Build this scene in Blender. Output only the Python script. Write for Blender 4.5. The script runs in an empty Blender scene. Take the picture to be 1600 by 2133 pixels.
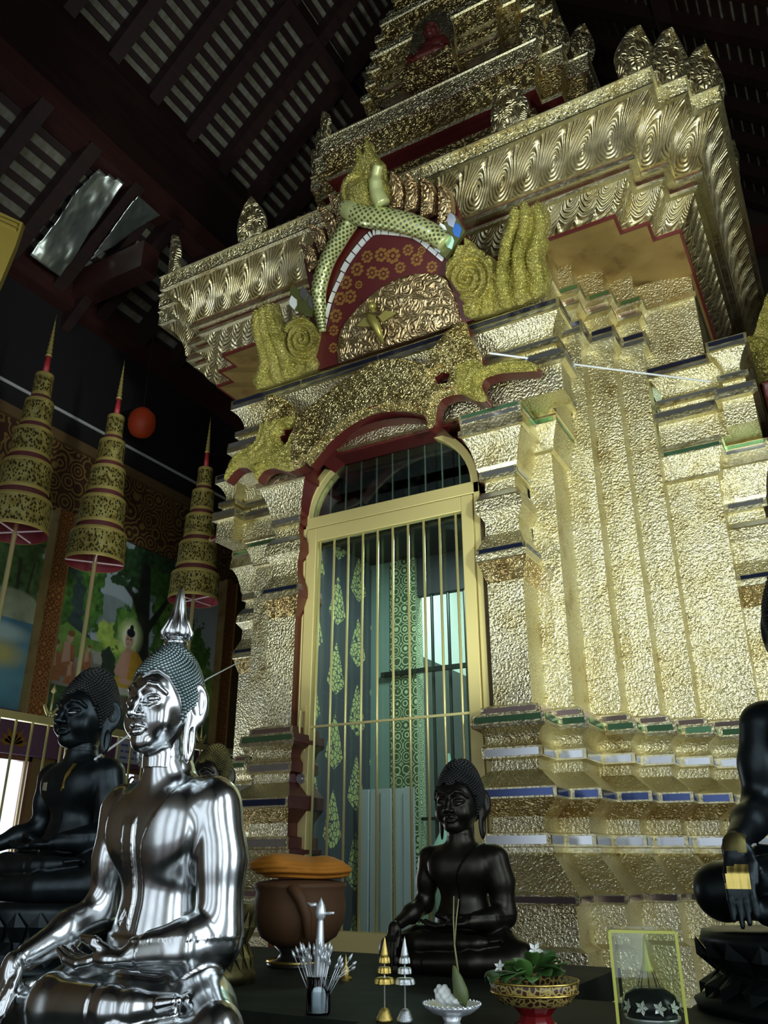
import bpy, bmesh, math, random
import numpy as np
from mathutils import Vector, Matrix
random.seed(7)
scene = bpy.context.scene
COL = scene.collection
EYE = 1.6                      # eye height above the floor
ZS = EYE

# ------------------------------------------------------------------ helpers
def link(o, parent=None):
    COL.objects.link(o)
    if parent is not None: o.parent = parent
    return o
def mesh_from(name, verts, faces, mats, parent=None, fmat=None, smooth=False):
    me = bpy.data.meshes.new(name)
    me.from_pydata([tuple(v) for v in verts], [], [tuple(f) for f in faces])
    for m in (mats if isinstance(mats, (list, tuple)) else [mats]): me.materials.append(m)
    if fmat is not None: me.polygons.foreach_set('material_index', list(fmat))
    if smooth: me.polygons.foreach_set('use_smooth', [True]*len(me.polygons))
    me.update()
    return link(bpy.data.objects.new(name, me), parent)
def empty(name, loc=(0,0,0), rotz=0, parent=None):
    o = bpy.data.objects.new(name, None); o.empty_display_size = .05
    o.location = loc; o.rotation_euler = (0,0,rotz)
    return link(o, parent)
def tag(o, label, cat, group=None, kind=None):
    o['label'] = label; o['category'] = cat
    if group: o['group'] = group
    if kind: o['kind'] = kind
    return o
def thing(name, label, cat, loc=(0,0,0), rotz=0, group=None):
    return tag(empty(name, loc, rotz), label, cat, group)
def struct(o):
    o['kind'] = 'structure'; return o
def dup(root, loc, rotz=0, label=None):
    r = root.copy(); COL.objects.link(r); r.location = loc; r.rotation_euler = (0,0,rotz)
    if label: r['label'] = label
    for ch in list(root.children):
        c = ch.copy(); COL.objects.link(c); c.parent = r
        for g in list(ch.children):
            d = g.copy(); COL.objects.link(d); d.parent = c
    return r

class MB:
    """collects geometry of ONE mesh"""
    def __init__(s): s.v=[]; s.f=[]; s.m=[]
    def add(s, vs, fs, m=0):
        b=len(s.v); s.v += [tuple(v) for v in vs]
        for f in fs: s.f.append(tuple(i+b for i in f)); s.m.append(m)
        return s
    def box(s, x0,x1,y0,y1,z0,z1,m=0):
        vs=[(x,y,z) for z in (z0,z1) for y in (y0,y1) for x in (x0,x1)]
        return s.add(vs,[(0,2,3,1),(4,5,7,6),(0,1,5,4),(2,6,7,3),(0,4,6,2),(1,3,7,5)],m)
    def bar(s, a, b, w, h=None, m=0, up=(0,0,1)):
        h=h or w; a=Vector(a); b=Vector(b); d=(b-a).normalized(); u=Vector(up)
        sx=d.cross(u)
        if sx.length<1e-4: sx=d.cross(Vector((0,1,0)))
        sx.normalize(); sy=sx.cross(d)
        vs=[]
        for p in (a,b):
            for i,j in ((-1,-1),(1,-1),(1,1),(-1,1)): vs.append(p+sx*(i*w/2)+sy*(j*h/2))
        return s.add(vs,[(3,2,1,0),(4,5,6,7),(0,1,5,4),(1,2,6,5),(2,3,7,6),(3,0,4,7)],m)
    def tube(s, pts, r, n=10, m=0, cap=True):
        pts=[Vector(p) for p in pts]; rs=r if isinstance(r,(list,tuple)) else [r]*len(pts)
        prev=None; rings=[]
        for i,p in enumerate(pts):
            d=(pts[min(i+1,len(pts)-1)]-pts[max(i-1,0)]).normalized()
            if prev is None:
                u=d.cross(Vector((0,0,1)))
                if u.length<1e-3: u=d.cross(Vector((1,0,0)))
            else: u=prev-d*prev.dot(d)
            u.normalize(); prev=u; w=d.cross(u)
            rings.append([p+(u*math.cos(2*math.pi*k/n)+w*math.sin(2*math.pi*k/n))*rs[i] for k in range(n)])
        vs=[q for R in rings for q in R]; fs=[]
        for i in range(len(pts)-1):
            for k in range(n):
                a=i*n+k; b=i*n+(k+1)%n; fs.append((a,b,b+n,a+n))
        if cap: fs.append(tuple(range(n-1,-1,-1))); fs.append(tuple(range((len(pts)-1)*n,len(pts)*n)))
        return s.add(vs,fs,m)
    def lathe(s, prof, c=(0,0,0), n=24, m=0, cap=True, ms=None, wob=None):
        vs=[];fs=[]; mm=[]
        for i,(r,z) in enumerate(prof):
            for k in range(n):
                a=2*math.pi*k/n; rr=r*(1+(wob(a) if wob else 0))
                vs.append((c[0]+rr*math.cos(a),c[1]+rr*math.sin(a),c[2]+z))
        for i in range(len(prof)-1):
            for k in range(n):
                a=i*n+k;b=i*n+(k+1)%n; fs.append((a,b,b+n,a+n)); mm.append(ms[i] if ms else m)
        if cap:
            fs.append(tuple(range(n-1,-1,-1))); mm.append(mm[0])
            fs.append(tuple(range((len(prof)-1)*n,len(prof)*n))); mm.append(mm[-2])
        b=len(s.v); s.v+=vs
        for f,q in zip(fs,mm): s.f.append(tuple(i+b for i in f)); s.m.append(q)
        return s
    def sphere(s, c, r, n=8, k=6, m=0):
        rx,ry,rz = r if isinstance(r,(tuple,list)) else (r,r,r)
        vs=[(c[0],c[1],c[2]+rz)]; fs=[]
        for i in range(1,k):
            t=math.pi*i/k
            for j in range(n):
                a=2*math.pi*j/n; vs.append((c[0]+rx*math.sin(t)*math.cos(a),c[1]+ry*math.sin(t)*math.sin(a),c[2]+rz*math.cos(t)))
        vs.append((c[0],c[1],c[2]-rz)); L=len(vs)-1
        for j in range(n): fs.append((0,1+j,1+(j+1)%n))
        for i in range(k-2):
            for j in range(n):
                a=1+i*n+j;b=1+i*n+(j+1)%n; fs.append((a,a+n,b+n,b))
        for j in range(n): fs.append((L,1+(k-2)*n+(j+1)%n,1+(k-2)*n+j))
        return s.add(vs,fs,m)
    def plate(s, poly, t, fn, m=0, mside=None):
        """polygon in (u,v), extruded by t along w; fn maps (u,v,w)->xyz"""
        n=len(poly); vs=[fn(u,v,0) for u,v in poly]+[fn(u,v,t) for u,v in poly]
        s.add(vs,[tuple(range(n)),tuple(range(2*n-1,n-1,-1))],m)
        return s.add(vs,[(i,i+n,(i+1)%n+n,(i+1)%n) for i in range(n)],m if mside is None else mside)
    def build(s, name, mats, parent=None, smooth=False, bevel=0, autos=None):
        o=mesh_from(name,s.v,s.f,mats,parent,s.m,smooth)
        if autos: 
            for p in o.data.polygons: p.use_smooth=True
            o.data.set_sharp_from_angle(angle=math.radians(autos))
        if bevel:
            md=o.modifiers.new('bevel','BEVEL'); md.width=bevel; md.segments=2; md.limit_method='ANGLE'; md.angle_limit=math.radians(40)
        return o

# --- signed-distance modelling: numpy field -> surface nets -> mesh
def surface_nets(f, lo, hi, h):
    lo=np.array(lo,float); n=np.ceil((np.array(hi)-lo)/h).astype(int)+1
    ax=[lo[i]+h*np.arange(n[i]) for i in range(3)]
    V=np.empty(n,np.float32)
    step=max(1,int(4e5/(n[1]*n[2])))
    for i in range(0,n[0],step):
        X,Y,Z=np.meshgrid(ax[0][i:i+step],ax[1],ax[2],indexing='ij')
        V[i:i+step]=f(X,Y,Z)
    S=V<0
    c=np.zeros(n-1,np.int8)
    for a in (0,1):
        for b in (0,1):
            for d in (0,1): c+=S[a:n[0]-1+a,b:n[1]-1+b,d:n[2]-1+d]
    mask=(c>0)&(c<8)
    ci=np.argwhere(mask); idx=-np.ones(n-1,int); idx[mask]=np.arange(len(ci))
    acc=np.zeros((len(ci),3)); cnt=np.zeros((len(ci),1))
    cor=[(a,b,d) for a in (0,1) for b in (0,1) for d in (0,1)]
    for a in cor:
        for b in cor:
            if sum(b)-sum(a)==1 and all(b[k]>=a[k] for k in range(3)):
                va=V[tuple((ci+a).T)]; vb=V[tuple((ci+b).T)]
                m=(va<0)!=(vb<0); t=np.where(m,va/np.where(m,va-vb,1),0)[:,None]
                acc+=np.where(m[:,None],np.array(a)+(np.array(b)-np.array(a))*t,0); cnt+=m[:,None]
    P=lo+h*(ci+acc/cnt)
    faces=[]
    for axi in range(3):
        sl=[slice(1,-1)]*3; sl[axi]=slice(0,-1); s0=S[tuple(sl)]
        sl[axi]=slice(1,None); s1=S[tuple(sl)]
        e=np.argwhere(s0!=s1)
        if not len(e): continue
        sg=s0[tuple(e.T)]
        off=np.ones(3,int); off[axi]=0; e=e+off
        u,v=[(1,2),(2,0),(0,1)][axi]
        du=np.zeros(3,int);du[u]=1; dv=np.zeros(3,int);dv[v]=1
        q=np.stack([idx[tuple((e-du-dv).T)],idx[tuple((e-dv).T)],idx[tuple(e.T)],idx[tuple((e-du).T)]],1)
        q[~sg]=q[~sg][:,::-1]; faces.append(q)
    F=np.concatenate(faces); F=F[(F>=0).all(1)]
    for it in range(2):                       # pull the vertices onto the surface
        e=h*.35; x,y,z=P.T
        v=f(x,y,z); g=np.stack([f(x+e,y,z)-f(x-e,y,z),f(x,y+e,z)-f(x,y-e,z),f(x,y,z+e)-f(x,y,z-e)],1)/(2*e)
        P=P-g*(np.clip(v,-h,h)/np.maximum((g*g).sum(1),.25))[:,None]
    return P,F
def sdf_obj(name, f, lo, hi, h, mat, parent=None):
    P,F=surface_nets(f,lo,hi,h)
    return mesh_from(name,P.tolist(),F.tolist(),mat,parent,smooth=True)
def smin(a,b,k):
    h=np.clip(.5+.5*(b-a)/k,0,1); return b*(1-h)+a*h-k*h*(1-h)
def smax(a,b,k): return -smin(-a,-b,k)
def ell(x,y,z,c,r):
    X=(x-c[0])/r[0];Y=(y-c[1])/r[1];Z=(z-c[2])/r[2]
    k0=np.sqrt(X*X+Y*Y+Z*Z); k1=np.sqrt((X/r[0])**2+(Y/r[1])**2+(Z/r[2])**2)
    return k0*(k0-1)/np.maximum(k1,1e-6)
def cone(x,y,z,a,b,ra,rb):
    ax,ay,az=a; bx,by,bz=b[0]-ax,b[1]-ay,b[2]-az
    L=bx*bx+by*by+bz*bz
    t=np.clip(((x-ax)*bx+(y-ay)*by+(z-az)*bz)/L,0,1)
    return np.sqrt((x-ax-t*bx)**2+(y-ay-t*by)**2+(z-az-t*bz)**2)-(ra+(rb-ra)*t)
def chain(x,y,z,pts,rs,k=.03):
    d=None
    for i in range(len(pts)-1):
        q=cone(x,y,z,pts[i],pts[i+1],rs[i],rs[i+1]); d=q if d is None else smin(d,q,k)
    return d
def poly_sd(px,py,poly):
    P=np.array(poly,float); d=np.full(px.shape,1e9); ins=np.zeros(px.shape,bool)
    for i in range(len(P)):
        a=P[i];b=P[(i+1)%len(P)]; ex,ey=b-a; L=ex*ex+ey*ey
        if L<1e-12: continue
        t=np.clip(((px-a[0])*ex+(py-a[1])*ey)/L,0,1)
        d=np.minimum(d,(px-a[0]-t*ex)**2+(py-a[1]-t*ey)**2)
        c=((a[1]<=py)&(b[1]>py))|((b[1]<=py)&(a[1]>py))
        xi=a[0]+(py-a[1])/(b[1]-a[1] if abs(b[1]-a[1])>1e-12 else 1e-12)*ex
        ins^=c&(px<xi)
    return np.where(ins,-1,1)*np.sqrt(d)
def spline(pts, n=6, closed=False):
    """Catmull-Rom through 2D/3D points"""
    P=[np.array(p,float) for p in pts]; N=len(P); out=[]
    for i in range(N if closed else N-1):
        p0=P[(i-1)%N] if closed or i>0 else P[i]; p1=P[i]; p2=P[(i+1)%N]
        p3=P[(i+2)%N] if closed or i+2<N else p2
        for k in range(n):
            t=k/n
            out.append(.5*((2*p1)+(-p0+p2)*t+(2*p0-5*p1+4*p2-p3)*t*t+(-p0+3*p1-3*p2+p3)*t**3))
    if not closed: out.append(P[-1])
    return out

# ------------------------------------------------------------------ materials
def new_mat(name):
    m=bpy.data.materials.new(name); m.use_nodes=True
    nt=m.node_tree; b=nt.nodes['Principled BSDF']
    return m,nt,b
def plain(name,col,rough=.5,metal=0,emit=None,es=0,spec=None,alpha=None):
    m,nt,b=new_mat(name)
    b.inputs['Base Color'].default_value=(*col,1); b.inputs['Roughness'].default_value=rough; b.inputs['Metallic'].default_value=metal
    if emit: b.inputs['Emission Color'].default_value=(*emit,1); b.inputs['Emission Strength'].default_value=es
    if spec is not None: b.inputs['Specular IOR Level'].default_value=spec
    return m
def N(nt,t,**kw):
    n=nt.nodes.new(t)
    for k,v in kw.items(): setattr(n,k,v)
    return n
def ramp(nt,fac,stops):
    r=N(nt,'ShaderNodeValToRGB'); e=r.color_ramp.elements
    while len(e)<len(stops): e.new(.5)
    for el,(p,c) in zip(e,stops): el.position=p; el.color=(*c,1) if len(c)==3 else c
    nt.links.new(fac,r.inputs[0]); return r.outputs[0]
def math_(nt,op,a,b=None,c=None):
    n=N(nt,'ShaderNodeMath',operation=op)
    for i,q in enumerate((a,b,c)):
        if q is None: continue
        if isinstance(q,(int,float)): n.inputs[i].default_value=q
        else: nt.links.new(q,n.inputs[i])
    return n.outputs[0]
def noise(nt,scale,detail=3,rough=.5,vec=None,dist=0):
    n=N(nt,'ShaderNodeTexNoise'); n.inputs['Scale'].default_value=scale; n.inputs['Detail'].default_value=detail
    n.inputs['Roughness'].default_value=rough; n.inputs['Distortion'].default_value=dist
    if vec is not None: nt.links.new(vec,n.inputs['Vector'])
    return n
def gold(name, cols=((.42,.26,.07),(.80,.60,.22),(.86,.70,.32)), rough=.36, fine=90, fstr=.5, fdist=.006,
         relief=None, per=.17, z0=0, asp=.6, rscale=9, rfreq=26, rdist=.02, rstr=.8, metal=1.0, wear=.42):
    m,nt,b=new_mat(name); L=nt.links.new
    tc=N(nt,'ShaderNodeTexCoord').outputs['Object']
    big=noise(nt,5.5,4,.6,tc).outputs['Fac']
    col=ramp(nt,big,[(wear-.14,cols[0]),(wear,cols[1]),(.72,cols[2])])
    L(col,b.inputs['Base Color']); b.inputs['Metallic'].default_value=metal
    rn=noise(nt,22,3,.6,tc).outputs['Fac']
    L(math_(nt,'MULTIPLY_ADD',rn,.3,rough-.15),b.inputs['Roughness'])
    fb=noise(nt,fine,2,.55,tc).outputs['Fac']
    b1=N(nt,'ShaderNodeBump'); b1.inputs['Strength'].default_value=fstr; b1.inputs['Distance'].default_value=fdist
    L(fb,b1.inputs['Height']); last=b1
    if relief:
        v=N(nt,'ShaderNodeTexVoronoi'); v.inputs['Scale'].default_value=rscale
        v.inputs['Randomness'].default_value=.55 if relief=='swirl' else .9
        wv=noise(nt,rscale*.8,2,.5,tc)
        mx=N(nt,'ShaderNodeMix',data_type='VECTOR'); mx.inputs[0].default_value=.12
        L(tc,mx.inputs[4]); L(wv.outputs['Color'],mx.inputs[5]); L(mx.outputs[1],v.inputs['Vector'])
        hgt=math_(nt,'SINE',math_(nt,'MULTIPLY',v.outputs['Distance'],rfreq))
        if relief=='arch':
            sp=N(nt,'ShaderNodeSeparateXYZ'); L(mx.outputs[1],sp.inputs[0]); mx.inputs[0].default_value=.035
            tt=math_(nt,'ADD',sp.outputs['X'],sp.outputs['Y'])
            fx=math_(nt,'MULTIPLY',math_(nt,'SUBTRACT',math_(nt,'FRACT',math_(nt,'DIVIDE',tt,per)),.5),per)
            fz=math_(nt,'MULTIPLY',math_(nt,'SUBTRACT',sp.outputs['Z'],z0),asp)
            rr_=math_(nt,'SQRT',math_(nt,'ADD',math_(nt,'MULTIPLY',fx,fx),math_(nt,'MULTIPLY',fz,fz)))
            hgt=math_(nt,'SINE',math_(nt,'MULTIPLY',rr_,rfreq))
        if relief=='stud': hgt=math_(nt,'SUBTRACT',1,math_(nt,'MULTIPLY',v.outputs['Distance'],2.2))
        b2=N(nt,'ShaderNodeBump'); b2.inputs['Strength'].default_value=rstr; b2.inputs['Distance'].default_value=rdist
        L(hgt,b2.inputs['Height']); L(b1.outputs[0],b2.inputs['Normal']); last=b2
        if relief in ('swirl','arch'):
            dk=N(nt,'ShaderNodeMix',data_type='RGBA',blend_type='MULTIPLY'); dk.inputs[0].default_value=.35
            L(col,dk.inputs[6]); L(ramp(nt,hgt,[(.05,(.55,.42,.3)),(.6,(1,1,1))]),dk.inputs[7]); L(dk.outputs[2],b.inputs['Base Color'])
    L(last.outputs[0],b.inputs['Normal'])
    return m
M={}
C1=((.46,.37,.18),(.74,.67,.41),(.82,.78,.57))
M['gold']=gold('gold_leaf',cols=C1,fstr=.95,fdist=.012,fine=80,rough=.33)
M['gold_edge']=gold('gold_leaf_ledge',cols=C1,fstr=.5,fdist=.008,fine=60,rough=.36)
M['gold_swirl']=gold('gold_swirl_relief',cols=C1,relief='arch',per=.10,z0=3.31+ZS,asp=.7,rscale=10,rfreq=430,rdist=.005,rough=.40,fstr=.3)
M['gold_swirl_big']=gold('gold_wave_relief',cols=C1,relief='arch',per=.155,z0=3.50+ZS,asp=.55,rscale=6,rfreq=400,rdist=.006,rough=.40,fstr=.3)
M['gold_stud']=gold('gold_studded_relief',cols=C1,relief='stud',rscale=30,rdist=.014,rough=.36)
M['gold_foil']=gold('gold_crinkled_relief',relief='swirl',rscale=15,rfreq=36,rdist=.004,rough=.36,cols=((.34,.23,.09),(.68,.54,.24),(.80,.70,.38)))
M['gold_dark']=gold('gold_shaded_underside',relief='swirl',rscale=22,rfreq=26,rdist=.005,rough=.36,cols=((.32,.18,.08),(.60,.45,.2),(.78,.66,.36)))  # darker gold for moulding undersides, their shade put into the colour
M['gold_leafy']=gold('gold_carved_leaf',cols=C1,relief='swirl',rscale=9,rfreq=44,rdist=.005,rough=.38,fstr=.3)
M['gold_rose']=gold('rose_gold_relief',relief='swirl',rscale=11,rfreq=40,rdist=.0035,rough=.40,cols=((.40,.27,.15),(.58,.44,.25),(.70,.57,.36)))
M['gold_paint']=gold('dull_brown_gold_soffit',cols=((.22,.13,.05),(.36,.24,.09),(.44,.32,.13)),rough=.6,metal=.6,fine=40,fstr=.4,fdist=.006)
M['makara_gold']=gold('yellow_gold_scales',relief='swirl',rscale=34,rfreq=20,rdist=.0025,rough=.42,metal=.8,cols=((.26,.23,.05),(.52,.48,.13),(.66,.60,.22)),fstr=.2)
M['door_gold']=plain('pale_gold_frame',(.66,.56,.24),.5,.55)
M['brass']=plain('brass_bar',(.74,.66,.30),.35,.6)
M['red']=plain('dark_red_lacquer',(.075,.007,.007),.42)
M['red_line']=plain('red_paint_line',(.12,.015,.015),.5)
def mirror(n,c,r=.2): return plain(n,c,r,.9)
M['m_green']=mirror('green_mirror_glass',(.22,.48,.27))
M['m_blue']=mirror('blue_mirror_glass',(.06,.085,.20))
M['m_navy']=mirror('navy_mirror_glass',(.10,.11,.22))
M['m_silver']=mirror('silver_mirror_glass',(.52,.54,.57))
M['m_pink']=mirror('pink_mirror_glass',(.55,.42,.42))
# ================================================================== THE SHRINE
XC,YC,H = -2.01,5.425,1.345
SH = thing('gilded_shrine','tall gilded stepped shrine with mirror strips, barred arched door and serpent gable','shrine',(XC,YC,0))
SMN=['gold','gold_edge','gold_swirl','gold_swirl_big','gold_stud','red','m_green','m_blue','m_navy','m_silver','m_pink','gold_foil','gold_dark','gold_paint','red_line']
SM=[M[n] for n in SMN]; G={n:i for i,n in enumerate(SMN)}
MIR={G[n] for n in SMN if n.startswith('m_')}
S1,S2=.148,.300
CORNER=[(H-S2,-H),(H-S2,-(H-S1)),(H-S1,-(H-S1)),(H-S1,-(H-S2)),(H,-(H-S2))]
def rot(p,k):
    x,y=p
    for _ in range(k): x,y=-y,x
    return (x,y)
BODY=[rot(p,k) for k in range(4) for p in CORNER]
P0,P1,FX,PY1,PY2 = .575,.76,.894,.275,.48
PIL_R=[(P0,-(H+.28)),(P0,-(H+PY2)),(P1,-(H+PY2)),(P1,-(H+PY1))]
SEC_R=[(P1,-(H+PY1)),(FX,-(H+PY1)),(FX,-H)]
WALL_R=[(FX,-H)]+CORNER+[(H,-FX)]
FULL_R=PIL_R+SEC_R[1:]+CORNER+[(H,-FX),(H+PY1,-FX),(H+PY1,-P1),(H+PY2,-P1),(H+PY2,-P0),(H+.28,-P0)]
def offs(path,p,closed,jclip=None):
    n=len(path); out=[]
    def nrm(i):
        a=path[i%n];b=path[(i+1)%n]; dx,dy=b[0]-a[0],b[1]-a[1]; l=math.hypot(dx,dy); return (dy/l,-dx/l)
    for i in range(n):
        x,y=path[i]
        if closed or 0<i<n-1:
            a,b=nrm(i-1),nrm(i); pa=pb=p
            if not closed and jclip is not None:          # the jambs of the doorway stay flush
                if i==1 and jclip[0]: pa=min(p,.09)
                if i==n-2 and jclip[1]: pb=min(p,.09)
            out.append((x+pa*a[0]+pb*b[0],y+pa*a[1]+pb*b[1]))
        else:
            a=nrm(0 if i==0 else n-2); pa=p
            if jclip is not None and jclip[0 if i==0 else 1]: pa=min(p,.09)
            out.append((x+pa*a[0],y+pa*a[1]))
    return out
rs=random.Random(3)
def sweep(mb,path,prof,closed=False,jamb=(),cap=False,tile=.34,capm=None):
    n=len(path); E=n if closed else n-1
    rings=[[(x,y,z+ZS) for x,y in offs(path,p,closed,(0 in jamb,len(path)-2 in jamb))] for p,z,_ in prof]
    for i in range(len(prof)-1):
        mt=prof[i][2]
        for k in range(E):
            a,b=Vector(rings[i][k]),Vector(rings[i][(k+1)%n]); c,d=Vector(rings[i+1][(k+1)%n]),Vector(rings[i+1][k])
            mm=mt
            if k in jamb: mm=G['red']
            if mm in MIR:
                mb.add([a,b,c,d],[(0,1,2,3)],G['gold_edge'])
                L=(b-a).length
                if L<.03: continue
                nn=(b-a).cross(d-a).normalized(); m=max(1,round(L/tile))
                for j in range(m):
                    e=.016/L; t0=j/m+e*(1 if j==0 else .25); t1=(j+1)/m-e*(1 if j==m-1 else .25)
                    q=[a.lerp(b,t0),a.lerp(b,t1),d.lerp(c,t1),d.lerp(c,t0)]
                    lo=[q[0].lerp(q[3],.17),q[1].lerp(q[2],.17),q[1].lerp(q[2],.83),q[0].lerp(q[3],.83)]
                    tl=(rs.random()-.5)*.004
                    vs=[v+nn*(.002+(tl if w in (0,1) else -tl)*.5) for w,v in enumerate(lo)]
                    mb.add(vs,[(0,1,2,3)],mm)
            else: mb.add([a,b,c,d],[(0,1,2,3)],mm)
    if cap:
        mb.add(rings[-1],[tuple(range(n))],prof[-1][2]); mb.add(rings[0],[tuple(range(n-1,-1,-1))],prof[0][2] if capm is None else capm)
def smooth_prof(pts,mt,n=5):
    q=spline(pts,n); return [(p,z,mt) for p,z in q[:-1]]
g,ge,gr,gn,bl,nv,sv,pk,rd,sw,sb,st,fo,dk,gp,rl=(G[k] for k in ('gold','gold_edge','red','m_green','m_blue','m_navy','m_silver','m_pink','red','gold_swirl','gold_swirl_big','gold_stud','gold_foil','gold_dark','gold_paint','red_line'))
BASE=[(.40,-1.6,g),(.40,-.80,ge),(.30,-.77,g),(.235,-.52,ge),(.23,-.50,g),(.225,-.315,ge),(.19,-.30,g),(.185,-.16,ge),(.205,-.155,pk),(.21,-.12,ge),(.20,-.11,g),(.075,.03,ge),(.085,.035,ge),(.085,.055,ge),(.06,.06,sv),(.06,.112,ge),(.03,.118,g),(.03,.18,dk),(.115,.245,ge),(.122,.25,bl),(.122,.295,ge),(.112,.305,g),(.03,.37,ge),(.02,.375,g),(.02,.418,ge),(.05,.425,sv),(.05,.472,ge),(.045,.48,g)]\
    +smooth_prof([(.045,.48),(.032,.505),(.045,.535),(.08,.556)],g,3)+[(.08,.556,ge),(.085,.57,gn),(.08,.612,ge),(.05,.618,pk),(.046,.652,ge),(.0,.668,g)]
SHAFT_P=[(0,.668,g),(0,1.26,g)]
CAP_P=[(0,1.26,dk),(.035,1.365,ge),(.04,1.37,ge),(.04,1.402,bl),(.035,1.435,ge),(.03,1.44,g),(-.002,1.515,g),(-.004,1.59,g),(.03,1.635,ge),(.034,1.64,g),(.03,1.70,sv),(.004,1.748,g),(-.01,1.75,g),(-.01,1.81,ge),(.012,1.815,ge),(.012,1.83,sv),(.012,1.868,ge),(.02,1.887,g)]\
    +smooth_prof([(.02,1.887),(.026,1.93),(.045,2.0),(.072,2.055)],g,4)+[(.072,2.055,ge),(.088,2.06,ge),(.088,2.095,ge),(.076,2.10,ge),(.078,2.132,sv),(.082,2.162,gn),(.084,2.19,ge),(.06,2.202,ge),(0,2.21,ge)]
SHAFT_S=[(0,.668,g),(0,2.0,ge)]
CAP_S=[(0,2.0,ge),(.02,2.01,ge),(.02,2.02,g)]+smooth_prof([(.02,2.02),(.028,2.06),(.045,2.11),(.06,2.15)],g,3)+[(.06,2.15,gn),(.06,2.185,ge),(.068,2.19,ge),(.068,2.215,ge),(0,2.225,ge)]
SHAFT_W=[(0,.668,g),(0,2.83,g)]
FRIEZE=[(0,2.83,ge),(.03,2.86,ge),(.032,2.872,sv),(.034,2.905,nv),(.034,2.95,ge),(.0,2.955,g),(.0,3.055,ge),(.032,3.07,sv),(.032,3.092,ge),(.012,3.10,pk),(.012,3.14,ge),(.045,3.148,ge),(.048,3.162,gn),(.048,3.20,ge),(.0,3.21,g),(0,3.42,g)]
def corner_parts(k):
    R=k*math.pi/2
    def mk(nm,path,prof,par,jamb=(),lab=None):
        b=MB(); sweep(b,path,prof,False,jamb); o=b.build(nm,SM,par); 
        if par is SH: o.rotation_euler=(0,0,R)
        return o
    b=MB(); sweep(b,FULL_R,BASE,False,jamb=(0,len(FULL_R)-2)); o=b.build('stepped_base',SM,SH); o.rotation_euler=(0,0,R)
    w=mk('stepped_wall',WALL_R,SHAFT_W,SH)
    for path,jb in ((PIL_R,(0,)),([ (-y,-x) for x,y in reversed(PIL_R)],(2,))):
        s=mk('porch_pilaster',path,SHAFT_P,SH,jb); mk('pilaster_capital',path,CAP_P,s,jb)
    for path in (SEC_R,[(-y,-x) for x,y in reversed(SEC_R)]):
        s=mk('narrow_pilaster',path,SHAFT_S,SH); mk('pilaster_capital',path,CAP_S,s)
    # roof of each porch step so nothing is open from above
corner_parts(0)
first=[o for o in SH.children]
for k in (1,2,3):
    for o in first:
        c=o.copy(); COL.objects.link(c); c.parent=SH; c.rotation_euler=(0,0,k*math.pi/2)
        for ch in o.children:
            d=ch.copy(); COL.objects.link(d); d.parent=c
b=MB(); sweep(b,BODY,FRIEZE,True); b.build('stepped_frieze',SM,SH)
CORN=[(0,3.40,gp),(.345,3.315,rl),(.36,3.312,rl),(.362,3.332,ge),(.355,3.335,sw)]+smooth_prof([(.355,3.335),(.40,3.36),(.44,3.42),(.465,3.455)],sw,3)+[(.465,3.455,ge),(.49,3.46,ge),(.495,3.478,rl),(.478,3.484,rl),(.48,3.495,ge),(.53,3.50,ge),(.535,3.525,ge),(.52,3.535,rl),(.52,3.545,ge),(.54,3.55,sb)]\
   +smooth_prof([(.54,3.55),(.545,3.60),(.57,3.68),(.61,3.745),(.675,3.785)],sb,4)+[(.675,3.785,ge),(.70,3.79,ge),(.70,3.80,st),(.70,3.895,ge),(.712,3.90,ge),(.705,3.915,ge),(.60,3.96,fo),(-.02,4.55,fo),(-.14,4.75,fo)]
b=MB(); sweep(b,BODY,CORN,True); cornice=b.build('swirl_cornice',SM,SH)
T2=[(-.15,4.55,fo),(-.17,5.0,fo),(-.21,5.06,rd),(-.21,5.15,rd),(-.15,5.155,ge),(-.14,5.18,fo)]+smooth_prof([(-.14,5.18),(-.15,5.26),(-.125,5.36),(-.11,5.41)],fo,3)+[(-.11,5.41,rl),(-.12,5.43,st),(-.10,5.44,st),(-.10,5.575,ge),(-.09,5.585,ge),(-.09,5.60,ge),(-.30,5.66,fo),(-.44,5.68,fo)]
b=MB(); sweep(b,BODY,T2,True); b.build('upper_cornice',SM,SH)
T3=[(-.44,5.60,rd),(-.46,6.06,rd),(-.46,6.10,ge),(-.41,6.11,fo),(-.41,6.22,ge),(-.46,6.23,rd),(-.46,6.31,ge),(-.42,6.32,fo),(-.42,6.43,ge),(-.48,6.44,rd),(-.48,6.50,ge),(-.44,6.51,fo),(-.42,6.62,fo),(-.40,6.70,ge),(-.385,6.71,st),(-.385,6.78,ge),(-.50,6.80,rd),(-.50,6.90,ge),(-.47,6.91,fo),(-.45,7.05,fo),(-.43,7.12,ge),(-.42,7.13,st),(-.42,7.2,ge),(-.56,7.22,rd),(-.56,7.32,ge),(-.53,7.33,fo),(-.51,7.5,ge),(-.50,7.52,st),(-.50,7.58,ge),(-.65,7.6,rd),(-.65,7.7,ge),(-.62,7.71,fo),(-.60,7.88,ge),(-.72,7.92,fo),(-.80,8.05,fo)]
# the plan keeps its steps while it shrinks, so the tower uses a narrower plan of the same kind
TP=[rot(p,k) for k in range(4) for p in [(H-.36,-H),(H-.36,-(H-.12)),(H-.24,-(H-.12)),(H-.24,-(H-.24)),(H-.12,-(H-.24)),(H-.12,-(H-.36)),(H,-(H-.36))]]
b=MB(); sweep(b,TP,T3,True,cap=True); b.build('tower_tier',SM,SH)
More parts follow.
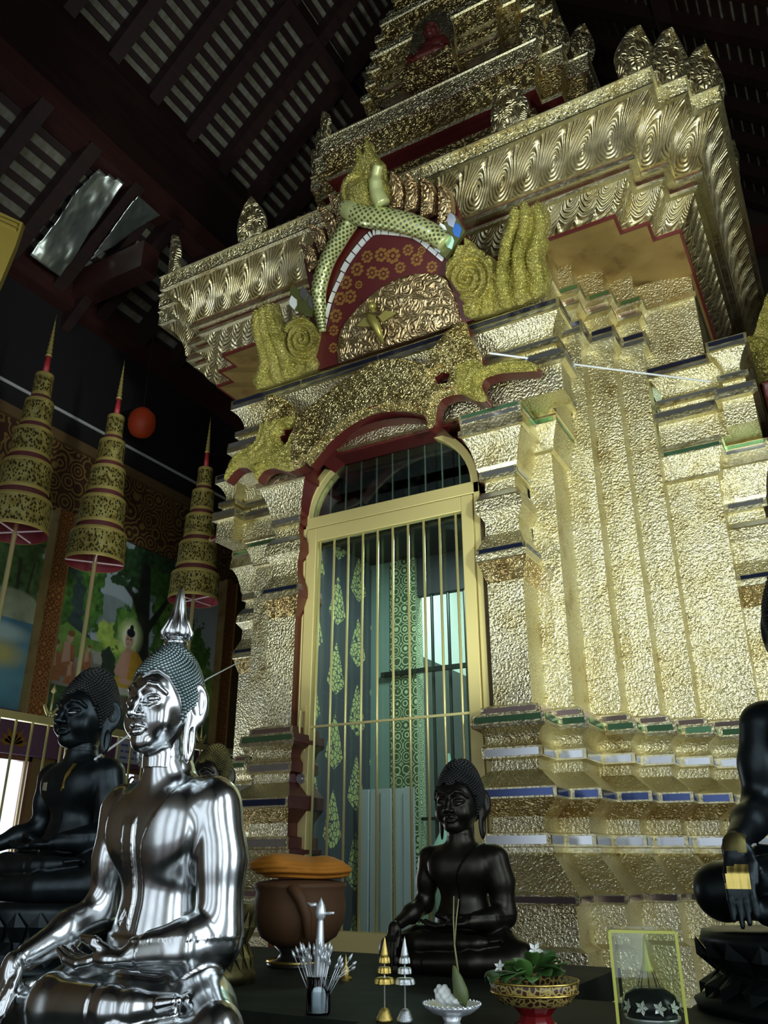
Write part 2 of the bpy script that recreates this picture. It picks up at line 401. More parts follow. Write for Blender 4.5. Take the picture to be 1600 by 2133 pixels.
# niche: pale arched plate and small ledge for a figure
b=MB(); b.plate([(-.21,6.08),(.21,6.08),(.21,6.45)]+[(.21*math.cos(a),6.45+.36*math.sin(a)) for a in np.linspace(.2,math.pi-.2,9)]+[(-.21,6.45)],.06,lambda u,v,w:(u,-.955-w,v+ZS),g)
b.box(-.24,.24,-1.16,-.90,5.98+ZS,6.10+ZS,fo); b.build('tower_niche',SM,SH)
b=MB(); b.lathe([(.50,8.0+ZS),(.42,8.1+ZS),(.46,8.2+ZS),(.40,8.45+ZS),(.22,8.6+ZS),(.2,8.7+ZS),(.1,9.0+ZS),(.05,9.3+ZS),(.0,9.6+ZS)],n=24,m=fo); b.build('spire',SM,SH,autos=40)
# block behind the gable and ceiling of each porch
ENT=[(-.03,2.20,g),(-.03,2.355,ge),(0,2.362,ge),(0,2.388,sv),(-.002,2.432,ge),(-.055,2.44,g),(-.05,2.478,ge),(-.028,2.483,ge),(-.028,2.50,sv),(-.028,2.522,ge)]+smooth_prof([(-.06,2.53),(-.068,2.57),(-.045,2.63),(-.012,2.672)],g,4)+[(-.012,2.672,ge),(0,2.676,sv),(0,2.70,nv),(0,2.742,ge)]
EW=1.095; EP=[(-EW,-(H+.57)),(EW,-(H+.57)),(EW,-(H+.35)),(.985,-(H+.35)),(.985,-(H-.02)),(-.985,-(H-.02)),(-.985,-(H+.35)),(-EW,-(H+.35))]
def four(o):
    res=[o]
    for k in (1,2,3):
        c=o.copy(); COL.objects.link(c); c.parent=o.parent; c.rotation_euler=(0,0,o.rotation_euler[2]+k*math.pi/2); res.append(c)
        for ch in o.children:
            d=ch.copy(); COL.objects.link(d); d.parent=c
    return res
b=MB(); sweep(b,EP,ENT,True,cap=True,tile=.6); ent=b.build('porch_entablature',SM,SH); four(ent)

AT=[(-.96,-(H+.33)),(.96,-(H+.33)),(.96,-(H-.02)),(-.96,-(H-.02))]
b=MB(); sweep(b,AT,[(0,2.74,g),(0,3.16,ge),(.012,3.165,ge),(.012,3.20,ge),(0,3.205,g),(0,3.37,g)],True,cap=True); four(b.build('gable_block',SM,SH))
# --- antefixes on the two cornices
def leaf_poly(w,h,n=9):
    R=[]
    for i in range(n+1):
        t=i/n; R.append((w/2*(math.sin(math.pi*(t*.80+.20))**.75)*(1-t**4*.15),h*t))
    R[-1]=(0,h)
    return [(-w*.38,0),(w*.38,0)]+R[1:-1]+[(0.02,h)]+[(-a,z) for a,z in reversed(R[1:-1])]
def leaf(x,y,z,ang,w,h,curl=.05,name='leaf_antefix'):
    poly=leaf_poly(w,h); lo=(-w,-.08,-.02); hi=(w,.12+curl,h+.05)
    def f(X,Y,Z):
        yy=Y-curl*(np.clip(Z,0,None)/h)**2*-1
        d=poly_sd(X,Z,poly)
        bul=.028*np.sqrt(np.clip(-d/(w*.4),0,1)); groove=.006*np.sin(d*150)*np.clip(-d*40,0,1)
        return np.maximum(np.maximum(d,-(yy)-.030-bul-groove),yy-.02)*.7
    o=sdf_obj(name,f,lo,hi,.011,M['gold_leafy'],SH)
    o.location=(x,y,z+ZS); o.rotation_euler=(0,0,ang); return o
pm=.62
lf={}
def put_leaf(kind,x,y,z,ang,s=1):
    if kind not in lf: lf[kind]=leaf(0,0,0,0,.255,kind,.05); o=lf[kind]
    else: o=lf[kind].copy(); COL.objects.link(o); o.parent=SH
    o.location=(x,y,z+ZS); o.rotation_euler=(0,0,ang); o.scale=(s,s,s)
for k in range(4):
    for (cx,cy),kd in ((CORNER[0],.40),(CORNER[2],.46),(CORNER[4],.40)):
        x,y=rot((cx+pm,cy-pm),k); put_leaf(kd,x,y,3.90,math.pi/4+k*math.pi/2,1.0)
    for sx in (-1,1):
        x,y=rot((sx*.95,-(H+.66)),k); put_leaf(.40,x,y,3.90,k*math.pi/2,.92)
    for (cx,cy) in (CORNER[0],CORNER[2],CORNER[4]):
        x,y=rot((cx-.14,cy+.14),k); put_leaf(.40,x,y,5.6,math.pi/4+k*math.pi/2,.8)
# small beaded cresting along the top of the cornice
for k in range(4):
    b=MB(); t=-.98
    while t<=.99:
        x,y=rot((t,-(H+.66)),k); b.lathe([(.018,0),(.03,.02),(.026,.045),(.0,.075)],(x,y,3.90+ZS),8,0); t+=.085
    b.build('beaded_cresting',[M['gold_foil']],SH,smooth=True)

# --- gable over each porch: leaning board with serpent body, flame fins and serpent heads
KL=.45; CL=1/math.sqrt(1+KL*KL); YG=3.50-YC
def GP(u,w,t=0):        # gable-plane point: u sideways, w up the slope, t out of the plane (towards the front)
    x=u+.03; z=2.76+w*CL; y=YG-KL*w*CL
    return Vector((x,y-t*CL,z-t*KL*CL+ZS))
def sdf_gable(name,poly,t0,t1,mat,parent,h=.0085,bul=.02,carve=None,edge=.006):
    """raised relief on the gable plane, built upright and then leaned"""
    us=[p[0] for p in poly]; ws=[p[1] for p in poly]
    R=.035
    def f(X,Y,Z):
        d=poly_sd(X[:,0,:],Z[:,0,:],poly)[:,None,:] if X.ndim==3 else poly_sd(X,Z,poly)
        hgt=t1+bul*(np.sqrt(np.clip(1-(1-np.clip(-d/R,0,1))**2,0,1))-1)
        if carve is not None: hgt=hgt+carve(X,Z,d)
        return smax(d,np.maximum(-Y-hgt,Y+t0),edge)*.75
    P,F=surface_nets(f,(min(us)-.03,-t1-.05,min(ws)-.03),(max(us)+.03,-t0+.03,max(ws)+.03),h)
    V=[GP(x,z,-y) for x,y,z in P.tolist()]
    return mesh_from(name,V,F.tolist(),mat,parent,smooth=True)
gable=None
def mk_gable():
    # board (red lacquer with gold flowers)
    inner=[(-.345,.0),(-.34,.213),(-.258,.358),(-.175,.457),(-.087,.546),(.01,.61),(.08,.645),(.117,.649),(.194,.62),(.334,.55),(.41,.459),(.48,.363),(.51,.25),(.52,0)]
    bd=[(-.46,.0),(-.45,.25),(-.36,.48),(-.2,.64),(0,.80),(.09,.84),(.3,.70),(.5,.55),(.60,.3),(.60,0)]
    m=MB(); m.plate(bd,.05,lambda u,v,w:GP(u,v,w-.05),0); gb=m.build('gable_board',[M['red_flower']],SH)
    fl=MB(); rr=random.Random(5)
    for (u,w,r) in [(-.31,.10,.038),(-.285,.20,.04),(-.25,.28,.05),(-.20,.37,.05),(-.13,.36,.05),(-.14,.45,.05),(-.05,.50,.05),(-.06,.41,.03),(.03,.55,.045),(.04,.45,.045),(.11,.42,.045),(.12,.53,.05),(.19,.50,.055),(.22,.42,.04),(.29,.50,.04),(.33,.43,.045),(.37,.47,.03),(.41,.36,.04)]:
        a0=rr.random()*6
        for i in range(8):
            a=a0+i*math.pi/4; c1=(u+r*.62*math.cos(a),w+r*.62*math.sin(a))
            fl.plate([(c1[0]+r*.27*math.cos(a+2*math.pi*j/6)*1.1,c1[1]+r*.22*math.sin(a+2*math.pi*j/6)) for j in range(6)],.002,lambda p,q,t:GP(p,q,.0005+t),0)
        fl.plate([(u+r*.22*math.cos(j*math.pi/3),w+r*.22*math.sin(j*math.pi/3)) for j in range(6)],.002,lambda p,q,t:GP(p,q,.0005+t),0)
    fl.build('flower_stencil',[M['flower_gold']],gb)
    # gold relief half-moon
    hm=[(-.30,.0),(-.254,.156),(-.157,.245),(.01,.324),(.163,.361),(.317,.352),(.435,.306),(.49,.246),(.52,.0)]
    hm=[(float(a),float(b)) for a,b in spline(hm,4)]
    tym=sdf_gable('relief_panel',hm,-.03,.022,M['gold_rose'],SH,.010,.012)
    # small winged figure in front of the relief
    fg=MB()
    fg.tube([GP(-.02,.215,.05),GP(.01,.17,.075),GP(.035,.12,.085),GP(.04,.07,.075),GP(.035,.02,.05)],[.012,.028,.026,.02,.012],10,0)
    fg.sphere(GP(.035,.235,.09),.026,10,8,0); fg.tube([GP(.035,.255,.09),GP(.03,.285,.09)],[.014,.003],8,0)
    fg.tube([GP(.035,.20,.08),GP(.035,.235,.09)],.014,8,0)
    for s in (-1,1):
        fg.plate([(.035+s*.02,.17),(.035+s*.07,.19),(.035+s*.13,.16),(.035+s*.09,.145),(.035+s*.04,.13)],.014,lambda p,q,t:GP(p,q,.06+t),0)
    fw=fg.build('winged_figure',[M['olive_gold']],tym,smooth=True)
    # serpent body (two bodies crossing at the top) with mirror scales
    sp=[(-.335,.20),(-.320,.364),(-.292,.469),(-.212,.591),(-.118,.675),(-.012,.755),(.06,.79)]
    sq=[(-.02,.845),(.03,.80),(.104,.745),(.245,.675),(.381,.592),(.48,.51),(.545,.43)]
    for nm,pts,t,rr0 in (('serpent_body',sp,.05,[.02,.042,.047,.049,.050,.050,.046]),('serpent_body',sq,.085,[.045,.06,.062,.062,.06,.056,.05])):
        q=spline(pts,8); rsz=list(np.interp(np.linspace(0,1,len(q)),np.linspace(0,1,len(rr0)),rr0))
        m=MB(); m.tube([GP(a,c_,t) for a,c_ in q],[float(v) for v in rsz],14,0); so=m.build(nm,[M['serpent']],SH,smooth=True)
        # round mirror scales
        s=MB()
        Q=[np.array(v) for v in spline(pts,26)]
        arc=np.concatenate([[0],np.cumsum([np.linalg.norm(b_-a_) for a_,b_ in zip(Q[:-1],Q[1:])])]); nrow=int(arc[-1]/.0195)
        for row in range(1,nrow):
            L_=arc[-1]*row/nrow; c_=np.array([np.interp(L_,arc,[q_[0] for q_ in Q]),np.interp(L_,arc,[q_[1] for q_ in Q])])
            k_=min(len(Q)-2,max(1,int(np.searchsorted(arc,L_)))); tan=Q[k_+1]-Q[k_-1]; tan/=np.linalg.norm(tan); nr=np.array([-tan[1],tan[0]]); r=float(np.interp(L_/arc[-1],np.linspace(0,1,len(rr0)),rr0))
            for j,an in enumerate(np.linspace(-1.35,1.35,6)+(.27 if row%2 else 0)):
                u,w=c_+nr*r*math.sin(an); tt=t+r*math.cos(an)
                c0=GP(u,w,tt); nv_=(GP(u+nr[0]*math.sin(an),w+nr[1]*math.sin(an),tt+math.cos(an))-c0).normalized()
                e1=nv_.cross(Vector((0,0,1))).normalized(); e2=nv_.cross(e1)
                vs=[c0+nv_*.0025+(e1*math.cos(a)+e2*math.sin(a))*.0085 for a in np.linspace(0,2*math.pi,7)[:-1]]
                pick=rs.random(); far=nm=='serpent_body' and t>.06 and L_/arc[-1]>.55
                s.add(vs,[(0,1,2,3,4,5)],(3 if pick<.45 else 1 if pick<.7 else 0) if far else (0 if pick<.88 else 1))
        s.build('mirror_scale_rows',[M['sc_dark'],M['sc_pale'],M['m_green'],M['sc_white']],so)
    # white mirror edge under the serpents
    m=MB(); e=[v for v in spline(inner[1:-2],2)]
    for i in range(len(e)-1):
        a,c_=e[i],e[i+1]; tan=c_-a; tan=tan/np.linalg.norm(tan); nr=np.array([-tan[1],tan[0]])
        g0,g1=a+tan*.003,c_-tan*.003; wd=.022+.010*(1 if .2<i/len(e)<.85 else 0)
        m.plate([tuple(g0),tuple(g1),tuple(g1+nr*wd),tuple(g0+nr*wd)],.012,lambda u,v,w:GP(u,v,.006+w),0)
    m.build('mirror_edge_strip',[M['m_white']],SH)
    # flame fins
    tb=[((.304,.950),(.272,.745)),((.385,.915),(.364,.70)),((.475,.855),(.449,.64)),((.565,.785),(.536,.56)),((-.114,.975),(-.067,.785)),((-.209,.935),(-.14,.72)),((-.297,.855),(-.227,.675)),((-.377,.778),(-.318,.585))]
    for tp_,bt_ in tb:
        tp_,bt_=np.array(tp_),np.array(bt_); ax_=tp_-bt_; nr=np.array([ax_[1],-ax_[0]])/np.linalg.norm(ax_); sg=1 if tp_[0]>0 else 1
        cl=[bt_+ax_*q+nr*.022*math.sin(math.pi*q)*sg for q in np.linspace(0,1,7)]; wd=[.037,.038,.038,.037,.033,.024,.004]
        pl=[tuple(c_+nr*w_) for c_,w_ in zip(cl,wd)]+[tuple(c_-nr*w_) for c_,w_ in reversed(list(zip(cl,wd)))]
        def cf(X,Z,d): return -.012*(np.abs(-d-.010)<.0035)
        sdf_gable('flame_fin',[tuple(map(float,v)) for v in pl],-.04,.05,M['gold_rose'],SH,.007,.012,cf)
    m=MB(); bd2=[(-.42,.3),(-.42,.70),(-.30,.80),(-.15,.90),(.0,.93),(.2,.93),(.35,.90),(.50,.82),(.60,.72),(.64,.40)]
    m.plate(bd2,.03,lambda u,v,w:GP(u,v,w-.085),0); m.build('fin_backing',[M['red']],SH)
    # head ornament at the crossing
    th=[(.0,.83),(-.035,.92),(.0,1.0),(.05,1.03),(.10,1.06),(.13,1.16),(.165,1.10),(.20,1.18),(.215,1.09),(.255,1.02),(.245,.93),(.27,.86),(.24,.78),(.1,.78)]
    th=[tuple(map(float,v)) for v in spline(th,3,True)]
    def cth(X,Z,d):
        r=np.sqrt((X-.10)**2+(Z-.90)**2); return .035*np.exp(-(r/.07)**2)-.010*(np.abs(r-.085)<.012)-.03*np.exp(-(((X-.11)/.035)**2+((Z-.985)/.03)**2))
    sdf_gable('serpent_crest',th,-.03,.09,M['makara_gold'],SH,.008,.04,cth)
    m=MB(); q=spline([(.235,.76),(.215,.84),(.225,.92),(.255,.98)],5); m.tube([GP(a,c_,.10) for a,c_ in q],[.045]*5+[.04]*5+[.03]*(len(q)-10),12,0); m.build('crest_coil',[M['serpent']],SH,smooth=True)
    # serpent heads rising at both feet
    def car(cx,cz,fl=1):
        def c(X,Z,d):
            r=np.sqrt((X-cx)**2+(Z-cz)**2)
            return .007*np.sin(r*105)*np.clip(-d*60,0,1)*(r<.2)+.006*np.sin(Z*240+np.sin(X*60)*1.5)*(r>=.2)*np.clip(-d*60,0,1)
        return c
    hr=[(.58,.0),(.545,.05),(.56,.09),(.545,.15),(.51,.24),(.50,.31),(.53,.36),(.575,.385),(.60,.41),(.63,.405),(.645,.44),(.675,.40),(.69,.36),(.715,.35),(.71,.30),(.745,.31),(.77,.275),(.765,.22),(.785,.185),(.82,.24),(.84,.30),(.86,.36),(.90,.42),(.915,.465),(.945,.50),(.975,.48),(1.0,.505),(1.03,.47),(1.07,.49),(1.10,.44),(1.10,.38),(1.065,.31),(1.075,.27),(1.035,.22),(1.03,.17),(1.05,.11),(1.03,.05),(1.0,.01),(.8,-.005)]
    hl=[(-.45,.0),(-.44,.08),(-.375,.19),(-.38,.25),(-.42,.30),(-.45,.345),(-.49,.33),(-.52,.36),(-.55,.32),(-.585,.32),(-.57,.25),(-.585,.19),(-.60,.165),(-.60,.25),(-.615,.33),(-.65,.41),(-.645,.485),(-.67,.47),(-.695,.50),(-.72,.465),(-.75,.485),(-.79,.40),(-.775,.35),(-.80,.30),(-.78,.21),(-.80,.13),(-.87,.10),(-.905,.06),(-.89,.0),(-.85,-.01)]
    def serpent_head(poly,cx,cz,necks,sg):
        poly=[tuple(map(float,v)) for v in spline(poly,2,True)]
        us=[p[0] for p in poly]; ws=[p[1] for p in poly]; R=.04
        necks=[[tuple(map(float,v)) for v in spline(nk_,3)] for nk_ in necks]
        def f(X,Y,Z):
            d2=(lambda a,b: poly_sd(a,b,poly))
            d=d2(X[:,0,:],Z[:,0,:])[:,None,:] if X.ndim==3 else d2(X,Z)
            r=np.sqrt((X-cx)**2+(Z-cz)**2)
            hgt=.035+.022*np.sqrt(np.clip(1-(1-np.clip(-d/R,0,1))**2,0,1))
            sw=np.clip((.155-r)/.02,0,1)
            hgt=hgt+sw*(.027*np.sin(r*150+np.arctan2(Z-cz,sg*(X-cx))*1.0)+.014)
            ang_=np.arctan2(Z-cz,X-cx); ruff=np.clip((r-.14)/.02,0,1)*np.clip((.26-r)/.03,0,1)
            hgt=hgt+ruff*.012*np.sin(ang_*13+r*60)
            hgt=hgt+.004*np.sin(X*260)*np.sin(Z*260)
            b=smax(d,np.maximum(-Y-hgt,Y-.05),.006)
            for nk_ in necks:
                n_=len(nk_); q=None
                for i_ in range(n_-1):
                    a_,b_=nk_[i_],nk_[i_+1]; t_=i_/(n_-1); ra=.037-.014*t_; rb=.037-.014*(i_+1)/(n_-1)
                    c_=cone(X,Y,Z,(a_[0],-.055-.02*math.sin(t_*3),a_[1]),(b_[0],-.055-.02*math.sin((i_+1)/(n_-1)*3),b_[1]),ra,rb); q=c_ if q is None else smin(q,c_,.012)
                q=q-.0028*np.sin((Z+.35*X)*330)
                b=smin(b,q,.008)
            return b*.7
        P,F=surface_nets(f,(min(us)-.05,-.16,min(ws)-.03),(max(us)+.05,.07,max(ws)+.05),.0068)
        V=[GP(x,z,-y) for x,y,z in P.tolist()]
        return mesh_from('serpent_head',V,F.tolist(),M['makara_gold'],SH,smooth=True)
    serpent_head(hr,.615,.21,[[(.80,.02),(.80,.12),(.835,.22),(.875,.32),(.925,.40),(.945,.47)],[(.88,.02),(.905,.12),(.915,.22),(.955,.31),(.99,.39),(1.0,.475)],[(.97,.03),(1.0,.11),(.99,.19),(1.035,.27),(1.07,.36),(1.06,.445)]],1)
    serpent_head(hl,-.47,.19,[[(-.63,.02),(-.62,.12),(-.645,.22),(-.66,.32),(-.665,.40),(-.67,.46)],[(-.71,.02),(-.70,.12),(-.71,.22),(-.72,.32),(-.715,.40),(-.72,.46)],[(-.83,.04),(-.77,.12),(-.76,.22),(-.775,.32),(-.765,.40),(-.76,.45)]],-1)
    # mirror mosaic between serpent and head
    for (c0,cols) in (((.535,.455),(2,3,0,1,4)),((-.385,.40),(4,2,5,3,5))):
        m=MB()
        sgn=1 if c0[0]>0 else -1
        m.plate([(c0[0]-.075*sgn,c0[1]-.02),(c0[0]-.01*sgn,c0[1]-.10),(c0[0]+.13*sgn,c0[1]-.0),(c0[0]+.09*sgn,c0[1]+.11),(c0[0]+.01*sgn,c0[1]+.08)],.04,lambda u,v,w:GP(u,v,.04+w),5)
        for i,(du,dw) in enumerate(((-.035,-.02),(.005,.05),(.035,-.025),(.09,.02),(.07,.085))):
            cu,cw=c0[0]+du*sgn,c0[1]+dw
            m.plate([(cu+.030*sgn*a,cw+.044*b_) for a,b_ in ((0,1),(.75,.45),(.9,-.1),(.1,-1),(-.7,-.5),(-.9,.2))][::sgn],.006,lambda u,v,w:GP(u,v,.08+w),cols[i])
        m.build('mirror_mosaic',[M['m_green2'],M['m_blue2'],M['m_grey'],M['m_white'],M['m_grey'],M['sc_dark']],SH)
M['olive_gold']=plain('olive_gold_figure',(.34,.30,.08),.4,.6)
M['serpent']=plain('green_gold_scaly_skin',(.56,.60,.27),.32,.4)
M['sc_dark']=plain('dark_mirror_scale',(.10,.11,.035),.3,.4)
M['sc_pale']=plain('pale_mirror_scale',(.55,.58,.28),.12,.9)
M['sc_white']=plain('white_mirror_scale',(.9,.9,.82),.1,.9)
M['m_white']=plain('white_mirror_strip',(.88,.90,.92),.2,.3)
M['m_green2']=plain('mint_mirror_glass',(.45,.68,.52),.12,.85)
M['m_blue2']=plain('deep_blue_mirror_glass',(.04,.14,.42),.12,.7)
M['m_grey']=plain('grey_mirror_glass',(.42,.44,.48),.12,.85)
M['flower_gold']=plain('stencilled_gold',(.22,.105,.02),.5,.2)
M['red_flower']=plain('red_lacquer_board',(.075,.005,.005),.36)
n0=set(SH.children)
mk_gable()
gp=[o for o in SH.children if o not in n0]
for o in gp:
    for k in (1,):
        c=o.copy(); COL.objects.link(c); c.parent=SH; c.rotation_euler=(0,0,k*math.pi/2)
        for ch in o.children:
            d=ch.copy(); COL.objects.link(d); d.parent=c

# --- twin-monster arch board over the door
MK_OUT=[(-.412,2.056),(-.438,2.085),(-.462,2.068),(-.562,2.057),(-.667,2.106),(-.745,2.101),(-.790,2.05),(-.80,2.09),(-.86,2.15),(-.93,2.17),(-.985,2.14),(-1.025,2.10),(-1.03,2.14),(-1.009,2.188),(-.947,2.27),(-.814,2.31),(-.782,2.425),(-.734,2.511),(-.767,2.597),(-.73,2.612),(-.686,2.605),(-.561,2.512),(-.51,2.43),(-.515,2.376),(-.563,2.317),(-.641,2.313),(-.60,2.25),(-.573,2.247),(-.503,2.397),(-.354,2.476),(-.206,2.542),(-.049,2.602),(.081,2.607),(.22,2.56),(.351,2.486),(.35,2.53),(.375,2.572),(.466,2.659),(.575,2.686),(.59,2.63),(.601,2.577),(.657,2.444),(.664,2.375),(.764,2.37),(.85,2.36),(.944,2.30),(.94,2.262),(.84,2.285),(.75,2.304),(.67,2.300),(.648,2.259),(.672,2.19),(.66,2.165),(.60,2.19),(.535,2.245),(.441,2.256),(.395,2.223),(.38,2.131),(.36,2.10),(.331,2.095),(.311,2.182),(.125,2.262),(-.023,2.275),(-.176,2.236),(-.294,2.164),(-.389,2.073)]
MKH=[[(-.61,2.345),(-.56,2.335),(-.52,2.36),(-.545,2.30),(-.60,2.29)],[(.38,2.40),(.43,2.415),(.475,2.385),(.455,2.335),(.40,2.345)]]
def mk_monster():
    y0=3.44-YC
    poly=[(float(a)+.03,float(c)) for a,c in spline(MK_OUT,2,True)]
    holes=[[(a+.03,c) for a,c in hpoly] for hpoly in MKH]
    def d2(X,Z):
        d=poly_sd(X,Z,poly)
        for hp in holes: d=np.maximum(d,-poly_sd(X,Z,hp)+.0)
        return d
    R=.05
    def f(X,Y,Z):
        d=d2(X[:,0,:],Z[:,0,:])[:,None,:] if X.ndim==3 else d2(X,Z)
        inn=np.clip(-d/R,0,1)
        hgt=.028+.05*np.sqrt(np.clip(1-(1-inn)**2,0,1))
        groove=(np.abs(-d-.022)<.005)*.010
        body=np.exp(-((np.abs(X-.0)-.0)/.42)**2)
        lines=.006*np.sin((d)*160)*np.clip(1-body*1.2,0,1)*np.clip(-d*60,0,1)
        hgt=hgt-groove+lines
        return smax(d,np.maximum(-Y-hgt,Y-.05),.008)*.75
    P,F=surface_nets(f,(-1.06,-.12,2.0),(1.05,.08,2.74),.0085)
    P=P+np.array([0,y0,ZS])
    o=mesh_from('monster_arch',P.tolist(),F.tolist(),[M['gold_foil_fine'],M['red'],M['makara_gold']],SH,smooth=True)
    nn=np.zeros(len(o.data.polygons)*3); o.data.polygons.foreach_get('normal',nn); nn=nn.reshape(-1,3); cc=np.zeros(len(nn)*3); o.data.polygons.foreach_get('center',cc); cc=cc.reshape(-1,3)
    face=np.where(-nn[:,1]>.10,0,1); head=(np.abs(cc[:,0]-.03)>.52)&(cc[:,2]-ZS<2.40); face=np.where((face==0)&head,2,face)
    o.data.polygons.foreach_set('material_index',[int(v) for v in face]); return o
M['gold_foil_fine']=gold('gold_curl_relief',relief='swirl',rscale=21,rfreq=26,rdist=.0055,rough=.36,fstr=.25,cols=((.34,.25,.09),(.64,.54,.25),(.78,.70,.38)))
mon=mk_monster()
four(mon)
# side faces of the board are red, as is the spandrel around the fanlight
YD=3.70-YC
def arch_pts(cx,cz,rx,rz,n=20,a0=0,a1=math.pi):
    return [(cx+rx*math.cos(a0+(a1-a0)*i/n),cz+rz*math.sin(a0+(a1-a0)*i/n)) for i in range(n+1)]
FCX=-.06+.03
def ring_plate(mb,outer,inner,y,t,m=0):
    n=len(outer)
    vs=[(x,y,z+ZS) for x,z in outer]+[(x,y,z+ZS) for x,z in inner]+[(x,y+t,z+ZS) for x,z in outer]+[(x,y+t,z+ZS) for x,z in inner]
    fs=[]
    for i in range(n-1):
        fs+= [(i,i+1,n+i+1,n+i),(2*n+i+1,2*n+i,3*n+i,3*n+i+1),(i+1,i,2*n+i,2*n+i+1),(n+i,n+i+1,3*n+i+1,3*n+i)]
    mb.add(vs,fs,m)
# red spandrel board: rectangle minus the arch
m=MB()
ao=arch_pts(FCX,1.86,.56,.455,24)
top=[(.62*(1 if x>0 else 1)*0+ (x+ (FCX-x)*0)*0+ (FCX+.62*max(-1,min(1,(x-FCX)/.40))),2.50) for x,z in ao]
ring_plate(m,top,ao,YD-.005,.03,0)
for sx in (-1,1):
    m.box(FCX+sx*.56-.03,FCX+sx*.56+.03,YD-.02,YD+.05,-.75+ZS,1.87+ZS,0) if False else None
m.box(-.66,FCX-.585,YD-.006,YD+.03,-.75+ZS,2.5+ZS,0); m.box(FCX+.585,.64,YD-.006,YD+.03,-.75+ZS,2.5+ZS,0)
m.box(-.66,FCX-.55,YD-.004,YD+.03,1.84+ZS,2.5+ZS,0); m.box(FCX+.55,.64,YD-.004,YD+.03,1.84+ZS,2.5+ZS,0)
m.build('red_spandrel',[M['red']],SH)
MB().box(-.575,.575,-(H+.50),YD+.02,2.185+ZS,2.199+ZS).build('red_ceiling',[M['red']],SH)
# red soffit of the arch under the monster board
m=MB()
so=arch_pts(.0,1.80,.60,.46,28,.84,math.pi-.84)
m.add([(x,3.46-YC,z+ZS) for x,z in so]+[(x,YD,z+ZS) for x,z in so],[(i,i+1,len(so)+i+1,len(so)+i) for i in range(len(so)-1)],0)
m.build('red_arch_soffit',[M['red']],SH)
# ------------------------------------------------------------------ door and what stands behind it
YDf=3.705-YC
def glass_mat(name,tint=(.86,.95,.90),refl=.9):
    m=bpy.data.materials.new(name); m.use_nodes=True; nt=m.node_tree; nt.nodes.clear()
    out=N(nt,'ShaderNodeOutputMaterial'); tr=N(nt,'ShaderNodeBsdfTransparent'); gl=N(nt,'ShaderNodeBsdfGlossy'); mx=N(nt,'ShaderNodeMixShader'); fr=N(nt,'ShaderNodeFresnel')
    tr.inputs[0].default_value=(*tint,1); gl.inputs['Roughness'].default_value=.02; fr.inputs[0].default_value=1.5
    nt.links.new(math_(nt,'MULTIPLY',fr.outputs[0],refl),mx.inputs[0]); nt.links.new(tr.outputs[0],mx.inputs[1]); nt.links.new(gl.outputs[0],mx.inputs[2]); nt.links.new(mx.outputs[0],out.inputs[0]); return m
M['glass']=glass_mat('door_glass'); M['acrylic']=glass_mat('clear_acrylic',(.93,.96,.90),1.0)
door=empty('door',(0,0,0),0,SH)
m=MB()
for a,c in ((-.600,-.566),(.497,.531)): m.box(a,c,YDf-.045,YDf+.04,-.72+ZS,1.86+ZS)
m.box(-.600,.531,YDf-.045,YDf+.04,1.795+ZS,1.865+ZS)
ring_plate(m,arch_pts(FCX-.005,1.86,.565,.46,28),arch_pts(FCX-.005,1.86,.520,.405,28),YDf-.045,.08)
m.build('door_frame',[M['door_gold']],door,bevel=.004)
m=MB()
for a,c in ((-.560,-.492),(.425,.492)): m.box(a,c,YDf-.05,YDf-.012,-.70+ZS,1.79+ZS)
m.box(-.492,.425,YDf-.05,YDf-.012,1.705+ZS,1.79+ZS); m.box(-.492,.425,YDf-.05,YDf-.012,-.70+ZS,-.30+ZS)
m.build('door_leaf',[M['door_gold']],door,bevel=.004)
MB().box(-.495,.428,YDf+.000,YDf+.006,-.31+ZS,1.71+ZS).build('glass_pane',[M['glass']],door)
m=MB(); fa=arch_pts(FCX-.005,1.86,.53,.415,28); m.plate(fa,.006,lambda u,v,w:(u,YDf+w,v+ZS)); m.build('fanlight_pane',[M['glass']],door)
bar=None
for i in range(10):
    if bar is None:
        bar=MB().tube([(0,0,-.31+ZS),(0,0,1.71+ZS)],.0072,10).build('bar',[M['brass']],door,smooth=True)
    else: bar=bar.copy(); COL.objects.link(bar)
    bar.location=(-.478+.0955*i,YDf-.024,0)
MB().bar((-.495,YDf-.03,.657+ZS),(.43,YDf-.03,.657+ZS),.012,.012).build('cross_bar',[M['brass']],door)
m=MB(); m.tube([(-.53,YDf-.05,.55+ZS),(-.53,YDf-.085,.56+ZS),(-.53,YDf-.09,.62+ZS),(-.53,YDf-.09,.68+ZS),(-.53,YDf-.085,.735+ZS),(-.53,YDf-.05,.745+ZS)],.008,10)
m.box(-.542,-.518,YDf-.054,YDf-.05,.53+ZS,.77+ZS); m.build('pull_handle',[M['door_gold']],door,smooth=False)
m=MB(); m.tube([(-.53,YDf-.05,.395+ZS),(-.53,YDf-.064,.395+ZS)],.026,20); m.tube([(-.53,YDf-.064,.395+ZS),(-.53,YDf-.070,.395+ZS)],.014,16)
m.build('round_lock',[plain('steel_lock',(.5,.5,.5),.3,1)],door,autos=40)
for i in range(9):          # vertical slats of the fanlight, in the same dark tint as the pane behind
    x=-.44+.105*i; zt=1.86+.40*math.sqrt(max(0,1-((x-FCX)/.52)**2))
    MB().box(x-.004,x+.004,YDf+.012,YDf+.02,1.87+ZS,zt+ZS).build('fanlight_rib',[M['rib']] if 'rib' in M else [M.setdefault('rib',plain('dim_rib',(.22,.22,.2),.5))],door)

